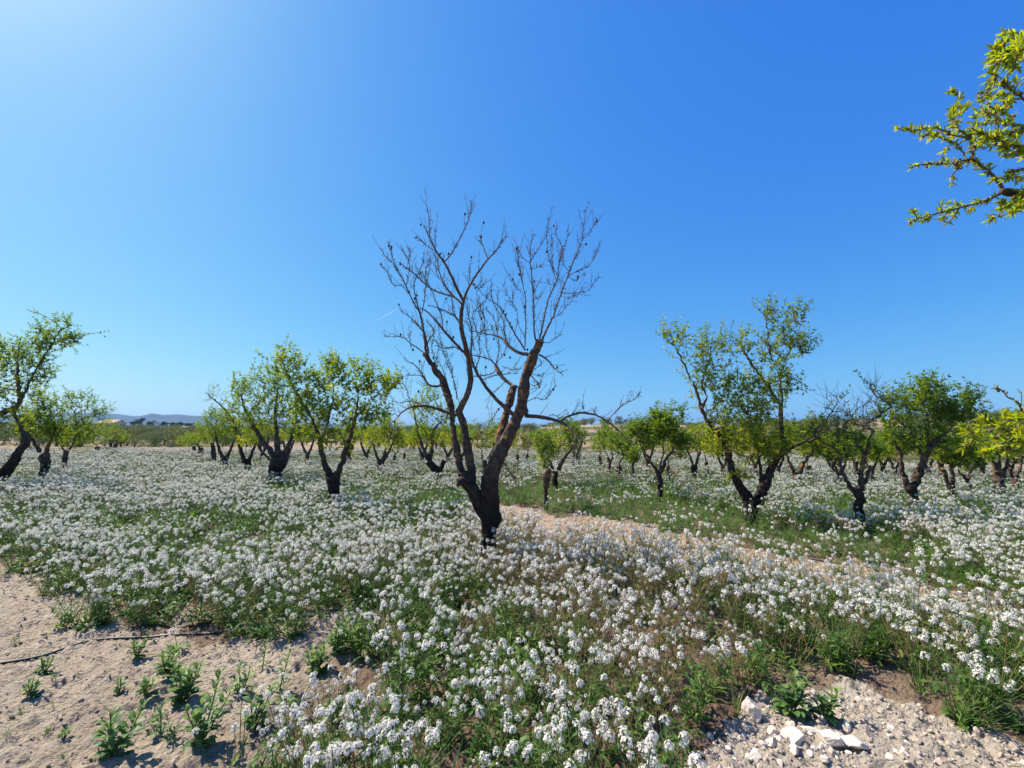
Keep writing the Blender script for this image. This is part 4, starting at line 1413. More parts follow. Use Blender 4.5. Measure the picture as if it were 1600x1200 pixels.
    for k, pp in enumerate(paths):
        r0 = twig_r * desc[k] ** 0.42
        br = brs.setdefault(root(k), MB())
        br.tube(pp, np.linspace(r0, max(twig_r * 0.7, r0 * 0.55), len(pp)), 5 if r0 > 0.007 else 3, 0, 0.6 if r0 > 0.01 else 0.2, False)
        isdead = deadp is not None and any((np.abs((pp[-1] - c) / e) ** 2).sum() < 1 for c, e in deadp)
        hz = np.clip((pp[-1][2] - zmin) / (zmax - zmin + 1e-6), 0, 1)
        # young shoots from the end
        segs = [(pp, 0.0 if desc[k] < 4 else 0.45)]
        for _ in range(int(rng.integers(1, 3) * shoots + 0.5)):
            dv = pp[-1] - pp[-2]; dv /= np.linalg.norm(dv)
            sh = curve(pp[-1], dv * 0.6 + np.array([0, 0, 0.55]) + rng.normal(0, 0.5, 3), rng.uniform(0.07, 0.27) * (0.7 + 0.5 * hz), (0, 0, 0.5), 5, rng, 0.08)
            br.tube(sh, np.linspace(0.0026, 0.0013, 6), 3, 0, 0.1, False)
            segs.append((sh, 0.0))
        if isdead and rng.random() < 0.93:
            continue
        tone = np.clip(0.31 + 0.34 * yellow * (1 - hz) + 0.13 * yellow + rng.normal(0, 0.13), 0, 1)
        for sg, st in segs:
            ln_ = np.linalg.norm(np.diff(sg, axis=0), axis=1).sum() * (1 - st)
            m = int(ln_ / 0.0125 * leafy / lsize ** 1.1)
            if m < 1:
                continue
            knots = np.clip(rng.choice(np.linspace(st, 1, max(2, int(ln_ / 0.045))), m) + rng.normal(0, 0.012, m), 0, 1)
            uu = knots * (len(sg) - 1)
            bb = np.stack([np.interp(uu, np.arange(len(sg)), sg[:, i]) for i in range(3)], 1)
            ii = np.minimum(uu.astype(int), len(sg) - 2)
            dv = (sg[1:] - sg[:-1])[ii]
            dv /= np.maximum(np.linalg.norm(dv, axis=1, keepdims=True), 1e-9)
            q = rng.normal(size=(m, 3)); q -= (q * dv).sum(1, keepdims=True) * dv
            q /= np.linalg.norm(q, axis=1, keepdims=True)
            lb.append(bb); ld.append(q * 0.9 + dv * 0.75 + np.array([0, 0, 0.1])); lt.append(np.clip(tone + rng.normal(0, 0.10, m), 0, 1))
    for q in brs.values():
        q.build('bough', [M_BRANCH], t)
    lb, ld, lt = np.concatenate(lb), np.concatenate(ld), np.concatenate(lt)
    L = rng.uniform(0.036, 0.064, len(lb)) * lsize
    leaf_quads(lv, lb, ld, L, L * rng.uniform(0.27, 0.36, len(lb)), rng, 0, lt, 0.15, 0.15)
    lv.build('crown', [M_LEAF], t)
    return t

# ------------------------------------------------------------------ the orchard, tree by tree
def make_orchard():
    T = leafy_tree
    T('leafy almond tree with two spread limbs, nearest on the left of the bare tree', 522, 772,
      [[(522, 770, 17), (521, 756, 20), (520, 744, 22)],
       [(517, 746, 14), (507, 722, 11), (501, 700, 10), (498, 680, 9), (486, 652, 6), (470, 625, 5), (453, 596, 4), (440, 562, 3)],
       [(525, 746, 14), (534, 725, 11), (542, 702, 10), (548, 685, 8), (556, 650, 5), (560, 612, 3)],
       [(501, 690, 5), (512, 660, 4), (520, 620, 3), (521, 575, 2)]],
      [(452, 572, 22, 20, 1.0), (485, 605, 28, 28, 1.3), (520, 580, 16, 18, 0.8), (560, 590, 28, 26, 1.3), (592, 605, 24, 24, 1.2), (612, 600, 14, 12, 0.5), (545, 650, 45, 26, 1.7),
       (482, 655, 30, 26, 1.3), (525, 692, 34, 20, 1.4), (585, 648, 26, 22, 1.0)], 300, 21, 0.6)
    T('leafy almond tree with a thick leaning trunk, second to the left of the bare tree', 430, 742,
      [[(430, 741, 20), (434, 726, 25), (438, 714, 25)],
       [(431, 718, 13), (420, 701, 10), (408, 686, 9), (396, 665, 7), (385, 645, 5), (376, 615, 3)],
       [(436, 712, 13), (433, 695, 10), (432, 675, 8), (430, 650, 6), (434, 612, 3)],
       [(443, 716, 13), (449, 701, 10), (453, 690, 8), (463, 660, 4)],
       [(424, 721, 5), (413, 709, 4), (407, 702, 2)]],
      [(402, 612, 32, 26, 1.2), (374, 600, 12, 18, 0.4), (432, 625, 36, 32, 1.6), (420, 592, 25, 15, 0.8), (455, 642, 26, 30, 1.2), (398, 655, 28, 22, 1.2), (465, 672, 22, 18, 0.8), (385, 690, 20, 12, 0.5)], 260, 22, 0.85)
    T('almond tree with a dead grey bough reaching out left of its leaves', 384, 727,
      [[(384, 726, 13), (386, 719, 15)], [(381, 719, 8), (376, 702, 7), (373, 690, 6), (366, 662, 5), (352, 640, 4), (334, 624, 3), (320, 612, 2)], [(389, 719, 8), (394, 708, 6), (400, 690, 4)]],
      [(372, 660, 22, 26, 1.2), (396, 682, 20, 16, 0.8), (367, 625, 9, 20, 0.4), (333, 614, 18, 16, 0.6), (352, 650, 12, 18, 0.5)], 130, 23, 0.6, dead=[(328, 610, 26, 24)])
    T('small almond tree with a forked trunk standing left of the dead bough', 350, 723,
      [[(350, 722, 10), (352, 713, 11)], [(347, 714, 7), (340, 692, 5), (335, 670, 3)], [(355, 713, 7), (361, 701, 5), (366, 686, 3)]],
      [(346, 665, 20, 22, 1), (328, 652, 13, 16, 0.6), (361, 684, 16, 16, 0.7)], 110, 24, 0.5)
    T('slim almond tree tucked behind the small forked one on the left side', 334, 717,
      [[(334, 716, 7), (333, 706, 7), (332, 692, 5)]], [(330, 682, 18, 14, 1), (318, 668, 12, 10, 0.5)], 80, 25, 0.6, fused=False)
    T('low almond tree with twin trunks at the right of the gap to the hills', 314, 709,
      [[(314, 708, 7), (314, 700, 7)], [(312, 702, 4), (308, 692, 3)]], [(316, 690, 15, 11, 1), (300, 688, 14, 9, 0.7)], 80, 26, 0.6, fused=False)
    T('lowest almond tree bordering the gap to the blue hills', 304, 707,
      [[(304, 706, 5), (303, 698, 5)]], [(292, 690, 16, 9, 1), (300, 684, 12, 8, 0.6)], 70, 27, 0.7, fused=False)
    T('big almond tree leaning into the picture at its left edge, highest on that side', -4, 749,
      [[(-4, 748, 20), (8, 738, 17), (20, 722, 14), (32, 701, 11), (40, 688, 9), (30, 662, 5), (20, 640, 4)],
       [(-10, 746, 20), (-34, 712, 18), (-44, 684, 15), (-24, 662, 13), (0, 648, 11), (20, 638, 9), (31, 629, 7), (29, 600, 6), (28, 568, 4)],
       [(31, 630, 6), (50, 590, 4), (70, 555, 4), (95, 515, 3)], [(-44, 684, 10), (-70, 640, 7), (-80, 590, 4)]],
      [(12, 560, 22, 28, 1.1), (52, 548, 26, 24, 1.2), (85, 533, 22, 16, 0.8), (100, 502, 7, 14, 0.3), (114, 532, 10, 8, 0.25), (62, 585, 20, 22, 0.9), (10, 600, 25, 25, 0.9), (-45, 570, 45, 45, 1.6), (56, 515, 10, 12, 0.3), (20, 660, 22, 22, 0.7)], 300, 28, 0.35)
    T('almond tree with a stout short trunk just right of the leaning edge tree', 68, 740,
      [[(68, 739, 10), (71, 724, 13), (67, 709, 14)], [(62, 706, 8), (55, 695, 6), (45, 678, 4)], [(71, 705, 8), (79, 690, 5), (86, 668, 3)]],
      [(58, 668, 26, 22, 1.2), (45, 650, 18, 16, 0.7), (78, 642, 18, 18, 0.8), (86, 680, 24, 14, 0.9), (62, 622, 10, 12, 0.3)], 190, 29, 0.5)
    T('bushy almond tree on a thin straight trunk, in the left row', 101, 727,
      [[(101, 726, 7), (102, 713, 7), (104, 704, 7)], [(100, 704, 4), (94, 690, 3)], [(108, 703, 5), (115, 690, 4), (121, 668, 2)]],
      [(112, 665, 32, 24, 1.4), (102, 628, 16, 18, 0.7), (130, 628, 18, 15, 0.7), (160, 640, 14, 10, 0.4), (142, 660, 22, 20, 0.9), (120, 690, 25, 10, 0.6)], 210, 30, 0.5)
    T('almond tree at the far end of the left row, partly behind the bushy one', 152, 706,
      [[(152, 706, 6), (152, 698, 6)]], [(150, 684, 20, 14, 1), (165, 668, 17, 12, 0.7)], 100, 31, 0.55, fused=False)
    T('last almond tree of the left row, beside the distant house', 180, 703,
      [[(180, 702, 6), (180, 694, 5)]], [(178, 680, 17, 12, 1), (195, 688, 9, 8, 0.4)], 90, 32, 0.7, fused=False)
    T('almond tree with three dark stems right of the two limbed leafy tree', 595, 729,
      [[(594, 729, 10), (595, 720, 12)], [(591, 719, 6), (586, 705, 5), (582, 690, 3)], [(600, 719, 6), (608, 705, 5), (614, 691, 4), (618, 676, 3)], [(597, 718, 6), (603, 700, 4)]],
      [(585, 686, 24, 17, 1), (610, 672, 20, 18, 1), (596, 660, 22, 15, 0.8), (622, 688, 14, 12, 0.5)], 150, 33, 0.75)
    T('small far almond tree right of the three stemmed one', 616, 721, [[(616, 721, 5), (617, 712, 5)]], [(614, 697, 15, 11, 1), (628, 690, 12, 12, 0.7)], 80, 34, 0.7, fused=False)
    T('yellowish far almond tree left of the tree with the crooked base', 632, 716, [[(632, 716, 4), (632, 708, 4)]], [(636, 684, 17, 14, 1), (645, 695, 10, 10, 0.5)], 80, 35, 1.0, fused=False)
    T('almond tree with a crooked base and a cut stub, left behind the bare trunk', 684, 738,
      [[(686, 738, 12), (678, 731, 12), (670, 721, 12)], [(669, 719, 9), (661, 700, 7), (654, 680, 6), (650, 660, 4), (646, 640, 3)], [(672, 717, 9), (676, 692, 7), (675, 676, 5), (690, 658, 3)],
       [(684, 736, 7), (691, 728, 8), (692, 719, 7)], [(688, 736, 4), (699, 719, 3), (708, 704, 2)]],
      [(655, 640, 18, 20, 0.9), (682, 648, 22, 20, 0.9), (648, 688, 14, 14, 0.6), (684, 690, 18, 16, 0.8), (672, 618, 14, 12, 0.5), (704, 645, 12, 14, 0.4)], 140, 36, 0.6, 0.8)
    T('far almond tree seen through the fork of the bare trunk', 758, 728, [[(758, 728, 7), (757, 719, 8)], [(754, 717, 4), (752, 702, 3)], [(762, 718, 5), (770, 703, 3)]],
      [(755, 690, 20, 15, 1), (771, 668, 14, 16, 0.7), (740, 676, 12, 15, 0.5)], 110, 37, 0.7, 0.85)
    T('far almond tree just right of the bare tree, behind the yellow sprouting stump', 809, 721, [[(809, 721, 6), (808, 711, 6)]], [(812, 692, 15, 14, 1), (806, 672, 9, 12, 0.5)], 80, 38, 0.8, fused=False)
    T('thin reddish brown almond tree with hardly any leaves right of the bare trunk', 823, 719, [[(823, 719, 4), (824, 710, 4)]], [(826, 692, 12, 14, 1)], 60, 39, 0.8, 0.12, fused=False)
    T('black stump with a tuft of yellow green sprouts right of the bare tree', 853, 769,
      [[(853, 768, 6), (853, 757, 11), (855, 742, 13), (856, 733, 11)]], [(853, 714, 12, 18, 1), (849, 692, 15, 16, 0.8), (866, 702, 9, 14, 0.5), (838, 690, 9, 14, 0.4), (846, 731, 7, 8, 0.3)], 60, 40, 0.8, 0.75)
    T('almond tree with a forked trunk directly behind the sprouting stump', 867, 745,
      [[(867, 744, 9), (867, 736, 10)], [(864, 733, 6), (859, 722, 5), (854, 710, 4)], [(872, 734, 9), (878, 722, 8), (885, 711, 6), (893, 702, 5), (900, 690, 3)]],
      [(870, 690, 26, 22, 1), (893, 690, 16, 22, 0.8), (852, 690, 16, 18, 0.6), (888, 666, 16, 14, 0.6)], 150, 41, 0.7, 0.75)
    T('far almond tree left of the terraced hill gap', 938, 723, [[(938, 722, 5), (937, 714, 5)]], [(936, 696, 14, 14, 1)], 60, 42, 0.5, fused=False)
    T('far almond tree with two thin trunks right of the terraced hill gap', 953, 729, [[(953, 728, 5), (950, 714, 4)], [(953, 727, 4), (957, 714, 3)]], [(950, 690, 20, 15, 1), (945, 675, 12, 8, 0.4)], 100, 43, 0.45, fused=False)
    T('rounded almond tree with a straight thick trunk, right of the hill gap', 967, 738, [[(967, 737, 8), (967, 728, 9)]], [(968, 692, 22, 20, 1.2), (992, 672, 12, 14, 0.5), (984, 706, 18, 12, 0.7)], 150, 44, 0.45)
    T('sapling on a single thin stem beside the rounded almond tree', 989, 740, [[(989, 739, 4), (989, 724, 4)]], [(988, 716, 9, 10, 1)], 45, 45, 0.6, fused=False)
    T('almond tree with a Y shaped trunk left of the tall yellow green tree', 1031, 759,
      [[(1031, 758, 8), (1030, 746, 10), (1029, 739, 10)], [(1026, 738, 7), (1018, 722, 6), (1008, 706, 4), (996, 686, 3)], [(1033, 738, 7), (1040, 720, 6), (1048, 708, 5), (1053, 699, 3)], [(1030, 738, 4), (1036, 700, 3), (1036, 670, 2)]],
      [(1014, 685, 24, 22, 1.2), (1040, 670, 26, 20, 1.2), (1055, 650, 14, 14, 0.5), (1030, 656, 14, 12, 0.5), (1064, 690, 14, 14, 0.6), (1000, 670, 14, 12, 0.5)], 230, 46, 0.45)
    T('far almond tree hidden behind the Y shaped one', 1045, 738, [[(1044, 738, 5), (1044, 728, 5)]], [(1062, 706, 14, 12, 1), (1045, 700, 14, 12, 1)], 70, 47, 0.4, fused=False)
    T('almond tree with a pale brown trunk, left behind the tall yellow green tree', 1085, 738, [[(1085, 737, 9), (1084, 726, 10)], [(1082, 724, 6), (1075, 706, 4), (1065, 690, 3)], [(1088, 724, 6), (1094, 705, 4)]],
      [(1075, 690, 22, 18, 1), (1098, 682, 18, 18, 0.9)], 110, 48, 0.75, 0.7)
    T('far almond tree close behind the left limb of the tall yellow green tree', 1104, 731, [[(1104, 730, 6), (1103, 722, 6)]], [(1106, 696, 18, 14, 1)], 70, 49, 0.8, fused=False)
    T('tall yellow green almond tree with bushy sprouts over its forked trunk', 1174, 822,
      [[(1174, 815, 17), (1174, 802, 18), (1176, 790, 25), (1179, 777, 32)],
       [(1168, 778, 22), (1155, 758, 17), (1146, 740, 15), (1140, 718, 13), (1134, 696, 11), (1120, 676, 9), (1105, 656, 8), (1096, 638, 7), (1090, 615, 5), (1080, 595, 4), (1070, 570, 4), (1058, 548, 3), (1042, 528, 2)],
       [(1096, 638, 5), (1104, 620, 4), (1096, 598, 4), (1108, 562, 3), (1112, 532, 2)],
       [(1188, 778, 21), (1198, 752, 17), (1205, 735, 14), (1215, 716, 11), (1225, 700, 10), (1222, 676, 8), (1220, 655, 7), (1217, 632, 5), (1202, 606, 5), (1186, 586, 5), (1170, 560, 5), (1156, 533, 4)],
       [(1222, 660, 6), (1222, 622, 5), (1219, 590, 4), (1206, 560, 3), (1200, 530, 3), (1198, 498, 2)],
       [(1219, 592, 4), (1230, 560, 3), (1244, 530, 3), (1252, 500, 2)],
       [(1228, 704, 8), (1242, 697, 6), (1262, 690, 5), (1282, 683, 4)],
       [(1188, 770, 9), (1188, 735, 6), (1182, 700, 4), (1172, 650, 3)]],
      [(1046, 526, 14, 10, 0.35), (1066, 528, 10, 14, 0.3), (1106, 552, 20, 26, 0.9), (1098, 592, 22, 22, 0.8), (1150, 600, 18, 24, 0.7), (1160, 630, 22, 24, 0.9), (1160, 680, 38, 30, 2.6), (1125, 655, 22, 28, 1.2), (1180, 650, 24, 26, 1.3), (1212, 700, 22, 26, 1.2), (1110, 690, 16, 18, 0.7), (1135, 560, 12, 26, 0.4), (1130, 612, 20, 28, 1.0), (1180, 605, 18, 26, 0.8),
       (1186, 702, 36, 30, 2.4), (1126, 700, 20, 20, 0.9), (1200, 640, 24, 24, 1.1), (1212, 560, 20, 28, 0.9), (1232, 530, 16, 22, 0.7), (1204, 492, 8, 14, 0.3), (1246, 490, 11, 18, 0.4), (1256, 545, 10, 14, 0.35),
       (1228, 602, 18, 20, 0.7), (1152, 745, 20, 12, 0.6), (1162, 545, 10, 10, 0.3)], 500, 50, 1.0, 0.6, D=7.3)
    T('almond tree with a V shaped trunk behind the right limb of the tall one', 1245, 748,
      [[(1245, 747, 12), (1244, 739, 13)], [(1241, 737, 8), (1233, 722, 6), (1228, 706, 5)], [(1249, 738, 9), (1257, 722, 7), (1268, 708, 5), (1276, 699, 3)]],
      [(1246, 690, 28, 18, 1), (1272, 688, 18, 18, 0.8), (1236, 672, 16, 14, 0.5), (1280, 668, 14, 14, 0.5)], 150, 51, 0.5, 0.75)
    T('short dark almond tree right of the V shaped trunk', 1263, 737, [[(1263, 736, 9), (1262, 728, 10)]], [(1266, 705, 18, 12, 1)], 60, 52, 0.6, fused=False)
    T('nearly leafless almond tree with a pale three forked trunk on the right', 1342, 792,
      [[(1342, 790, 12), (1342, 776, 13), (1340, 769, 14)], [(1336, 769, 9), (1326, 755, 8), (1318, 742, 8), (1312, 725, 7), (1311, 710, 6), (1300, 698, 5), (1286, 692, 4), (1276, 685, 3)],
       [(1342, 767, 10), (1346, 742, 9), (1350, 720, 9), (1356, 700, 8), (1358, 690, 8)], [(1347, 767, 8), (1353, 748, 7), (1358, 735, 6), (1360, 727, 5)], [(1318, 744, 5), (1304, 735, 4), (1300, 730, 3)]],
      [(1308, 660, 26, 28, 1), (1345, 648, 28, 34, 1.3), (1372, 630, 16, 20, 0.6), (1300, 625, 12, 14, 0.35), (1330, 690, 24, 18, 0.6), (1366, 606, 10, 12, 0.3)], 150, 53, 0.4, 0.8, dead=[(1345, 630, 60, 48), (1290, 650, 30, 40)])
    T('spreading almond tree with a bent right limb, right of the nearly leafless one', 1425, 777,
      [[(1427, 775, 12), (1424, 765, 16), (1422, 758, 18)], [(1418, 758, 11), (1412, 742, 10), (1408, 725, 9), (1405, 706, 7), (1398, 690, 5), (1392, 664, 4)],
       [(1428, 758, 14), (1437, 740, 13), (1443, 723, 12), (1450, 708, 10), (1462, 691, 9), (1472, 679, 8), (1482, 672, 4), (1500, 655, 3)], [(1443, 715, 6), (1430, 690, 4), (1420, 668, 3)], [(1450, 704, 5), (1449, 670, 4), (1450, 636, 2)]],
      [(1400, 640, 24, 28, 1), (1430, 628, 24, 24, 1), (1462, 622, 24, 22, 1), (1444, 604, 12, 10, 0.3), (1500, 640, 22, 18, 0.8), (1515, 622, 12, 10, 0.3), (1480, 652, 22, 18, 0.9), (1402, 690, 24, 18, 0.8), (1430, 690, 18, 16, 0.6),
       (1478, 692, 22, 18, 0.8), (1528, 658, 14, 12, 0.4)], 300, 54, 0.25, 0.85)
    T('almond tree with two thick parallel stems right of the spreading one', 1486, 764,
      [[(1487, 763, 10), (1485, 755, 12)], [(1481, 753, 8), (1476, 742, 8), (1472, 732, 7)], [(1488, 753, 9), (1488, 738, 8), (1489, 728, 6), (1497, 715, 4)]],
      [(1478, 706, 22, 16, 1), (1502, 702, 18, 18, 0.9), (1490, 722, 16, 8, 0.4)], 150, 55, 0.5)
    T('little slanting almond tree beside the two parallel stems', 1516, 761, [[(1516, 760, 6), (1510, 751, 6), (1503, 741, 4), (1497, 733, 3)], [(1510, 751, 5), (1515, 744, 4), (1517, 739, 3)]],
      [(1517, 718, 16, 14, 1), (1532, 704, 14, 12, 0.7), (1520, 735, 9, 7, 0.3)], 90, 56, 0.35)
    T('dark shaded almond tree with three upright stems near the right edge', 1561, 758,
      [[(1561, 757, 14), (1562, 749, 15)], [(1557, 746, 8), (1554, 731, 7), (1550, 715, 5)], [(1562, 746, 7), (1563, 730, 6), (1562, 712, 4)], [(1568, 747, 8), (1572, 731, 7), (1576, 715, 5)]],
      [(1560, 692, 24, 22, 1.2), (1580, 690, 18, 18, 0.8), (1546, 710, 10, 10, 0.4), (1572, 668, 16, 12, 0.5)], 170, 57, 0.15)
    T('almond tree with a short forked trunk close to the right edge', 1585, 753, [[(1585, 752, 9), (1586, 745, 10)], [(1582, 744, 5), (1578, 732, 4)], [(1589, 744, 6), (1594, 732, 5)]], [(1594, 702, 20, 22, 1), (1615, 690, 22, 20, 0.9)], 120, 58, 0.2, fused=False)
    T('almond tree cut off by the right edge of the picture', 1606, 750, [[(1606, 749, 10), (1606, 738, 11)]], [(1625, 695, 26, 24, 1)], 90, 59, 0.2, fused=False)
    back = [(1312, 750, 'dark trunked almond tree behind the left fork of the nearly leafless one', 18, 0.7), (1361, 745, 'almond tree behind the right fork of the nearly leafless one', 18, 0.75), (1337, 734, 'far almond tree seen through the nearly leafless one', 16, 0.8),
            (1398, 741, 'far almond tree between the nearly leafless and the spreading tree', 18, 0.6), (1450, 739, 'far almond tree behind the bent limb of the spreading tree', 18, 0.5), (1535, 740, 'far almond tree left of the dark three stemmed tree', 18, 0.3),
            (1216, 738, 'far almond tree behind the right limb of the tall yellow green tree', 18, 0.6), (1130, 736, 'far almond tree behind the left limb of the tall yellow green tree', 17, 0.8), (1300, 738, 'far almond tree right of the V shaped trunk', 17, 0.5),
            (720, 722, 'far almond tree behind the left limb of the bare trunk', 17, 0.8), (700, 719, 'far yellowish almond tree left of the bare trunk', 15, 1.0), (788, 719, 'far almond tree behind the right limb of the bare trunk', 15, 0.8),
            (572, 717, 'far almond tree between the two limbed and the three stemmed trees', 16, 0.7), (480, 718, 'far almond tree left of the two limbed leafy tree', 16, 0.9), (1012, 727, 'far almond tree behind the left arm of the Y shaped one', 16, 0.5),
            (660, 716, 'far almond tree left of the crooked base', 15, 0.8), (900, 719, 'small far almond tree at the left side of the hill gap', 11, 0.6), (545, 714, 'far almond tree behind the two limbed leafy tree', 15, 0.8),
            (1470, 736, 'distant almond tree behind the two parallel stems', 16, 0.4), (1380, 735, 'distant almond tree beyond the nearly leafless one', 16, 0.5), (1180, 734, 'distant almond tree straight behind the tall yellow green tree', 16, 0.8), (1510, 738, 'distant almond tree behind the little slanting one', 16, 0.3),
            (1580, 738, 'distant almond tree behind the short forked one', 16, 0.2), (450, 715, 'far almond tree right of the thick leaning trunk', 13, 0.9), (410, 714, 'far almond tree left of the thick leaning trunk', 13, 0.8)]
    for i, (bx, yb, lab, rr, ye) in enumerate(back):
        r2 = np.random.default_rng(1000 + i)
        a, b = r2.uniform(-0.5, 0.5, 2)
        T(lab, bx, yb, [[(bx, yb - 1, 6), (bx + a, yb - 9, 7)], [(bx - 2, yb - 9, 5), (bx - 6, yb - 19, 4), (bx - 9, yb - 28, 3)], [(bx + 2, yb - 9, 5), (bx + 7, yb - 20, 4), (bx + 10, yb - 30, 3)]],
          [(bx - 6 + 4 * a, yb - 34, rr, rr * 0.75, 1), (bx + 9 + 4 * b, yb - 40, rr * 0.8, rr * 0.7, 0.8), (bx + 5 * a, yb - 48, rr * 0.7, rr * 0.5, 0.5)], 85, 60 + i, ye, fused=False)

# ------------------------------------------------------------------ the tree whose boughs hang in from the right
def near_tree():
    rng = np.random.default_rng(77)
    D = 2.05
    base = np.array([4.1, 2.35, 0.0]); base[2] = float(ground_z(4.1, 2.35))
    t = thing('almond_tree', 'almond tree standing outside the right edge whose yellow green boughs hang into view', 'tree', base)
    tr = MB()
    def limb(pts, r):
        p, rr = resample(np.array(pts), np.array(r), 0.04)
        tr.tube(p, rr, 10, 0, 0.8, True)
    cut = P(1562, 298, D)
    low = P(1640, 712, D + 0.15)
    limb([base - [0, 0, 0.1], base + [0, 0, 0.35], base + [-0.05, 0, 0.75]], [0.15, 0.13, 0.14])
    limb([base + [-0.05, 0, 0.65], (3.75, 2.3, 1.25), (3.45, 2.2, 1.9), (3.15, 2.1, 2.35), P(1680, 318, D), P(1600, 304, D), cut], [0.11, 0.085, 0.07, 0.05, 0.034, 0.022, 0.019])
    limb([base + [0.0, 0.05, 0.65], (4.25, 2.6, 1.4), (4.3, 2.7, 2.3), (4.1, 2.6, 3.2)], [0.10, 0.08, 0.05, 0.02])
    limb([(3.6, 2.25, 1.55), (3.2, 2.2, 1.5), (2.85, 2.2, 1.45), low], [0.05, 0.035, 0.026, 0.014])
    limb([(3.3, 2.15, 2.1), (3.1, 2.1, 2.6), P(1700, 120, D), P(1660, 60, D)], [0.05, 0.04, 0.024, 0.012])
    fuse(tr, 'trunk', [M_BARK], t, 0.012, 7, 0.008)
    br_up, br_low, lv, hk = MB(), MB(), MB(), MB()
    def q7(x, y): return (1400 + x * 0.26667, 40 + y * 0.26667)
    def q5(x, y): return (1450 + x * 0.15, 580 + y * 0.15)
    lines = [   # points, start radius, leaf density, leaf scale
        ([q7(625, 955), q7(560, 870), q7(500, 822), q7(440, 785), q7(330, 808), q7(200, 812), q7(120, 818), q7(70, 835)], 0.008, 0.75, 0.85, 0.0),
        ([q7(440, 785), q7(455, 720), q7(430, 660), q7(360, 600), q7(330, 545), q7(345, 480), q7(370, 420)], 0.006, 1.5, 1.0, 0.15),
        ([q7(430, 660), q7(330, 640), q7(250, 600), q7(190, 598), q7(110, 615)], 0.004, 1.2, 0.85, -0.05),
        ([q7(400, 760), q7(360, 700), q7(300, 670), q7(230, 650)], 0.004, 1.1, 0.85, 0.05),
        ([q7(400, 800), q7(350, 850), q7(320, 890)], 0.003, 1.2, 0.75, 0.02),
        ([q7(610, 985), q7(540, 1020), q7(470, 1040), q7(380, 1065), q7(290, 1088), q7(200, 1110), q7(130, 1130), q7(80, 1158)], 0.007, 1.35, 0.85, 0.05),
        ([q7(900, 900), q7(760, 840), q7(690, 860), q7(650, 895), q7(560, 900)], 0.005, 0.7, 1.0, -0.1),
        ([q7(950, 760), q7(800, 720), q7(700, 700), q7(620, 680), q7(520, 640), q7(440, 600)], 0.007, 1.4, 1.0, -0.12),
        ([q7(950, 650), q7(820, 610), q7(720, 590), q7(640, 560), q7(560, 560)], 0.006, 1.6, 1.0, 0.1),
        ([q7(950, 760), q7(830, 770), q7(740, 740), q7(660, 750), q7(620, 770)], 0.005, 1.5, 1.0, 0.05),
        ([q7(950, 520), q7(800, 460), q7(720, 410), q7(660, 360), q7(600, 300), q7(530, 275)], 0.006, 0.9, 1.0, -0.05),
        ([q7(760, 430), q7(680, 430), q7(600, 400), q7(570, 430), q7(520, 380)], 0.004, 1.3, 0.9, 0.1),
        ([q7(720, 420), q7(640, 470), q7(600, 500), q7(540, 520), q7(500, 470)], 0.004, 1.2, 0.95, -0.1),
        ([q7(620, 560), q7(600, 600), q7(590, 680), q7(640, 760)], 0.004, 1.0, 0.9, 0.0),
        ([q7(950, 60), q7(800, 90), q7(740, 130), q7(690, 170), q7(640, 210)], 0.007, 1.6, 1.2, -0.2),
        ([q7(860, 20), q7(770, 60), q7(710, 110), q7(700, 140)], 0.005, 1.5, 1.2, -0.25),
        ([q7(800, 1020), q7(720, 1010), q7(680, 1040), q7(620, 1075)], 0.005, 1.0, 0.9, -0.1),
        ([q7(850, 1060), q7(760, 1060), q7(720, 1060), q7(680, 1095)], 0.005, 1.3, 1.0, -0.15),
        ([q7(700, 990), q7(690, 1010), q7(600, 1110)], 0.003, 0.6, 0.7, 0.0),
        ([q5(1300, 700), q5(1100, 640), q5(1000, 625), q5(900, 640), q5(800, 600), q5(700, 600), q5(600, 620), q5(480, 690), q5(440, 760), q5(370, 735)], 0.008, 1.3, 1.0, 0.05),
        ([q5(1300, 780), q5(1150, 720), q5(1000, 730), q5(900, 715), q5(800, 745), q5(700, 775), q5(640, 830), q5(570, 870)], 0.008, 1.2, 1.25, -0.2),
        ([q5(1300, 560), q5(1150, 520), q5(1000, 440), q5(960, 370), q5(910, 300), q5(850, 285), q5(800, 235), q5(720, 172), q5(655, 190)], 0.005, 0.35, 0.75, -0.1),
        ([q5(1200, 610), q5(1000, 560), q5(900, 545), q5(780, 540)], 0.005, 1.3, 1.0, 0.1),
        ([q5(1200, 500), q5(1050, 500), q5(980, 490), q5(930, 520)], 0.005, 1.0, 1.1, -0.1),
        ([q7(1150, 420), q7(1000, 380), q7(900, 300), q7(860, 200)], 0.006, 1.4, 1.0, 0.2),
        ([q7(1300, 560), q7(1120, 600), q7(1000, 640), q7(900, 600)], 0.007, 1.4, 1.0, 0.25),
        ([q7(1250, 900), q7(1100, 920), q7(1000, 1010), q7(920, 1060)], 0.007, 1.4, 1.0, 0.3),
    ]
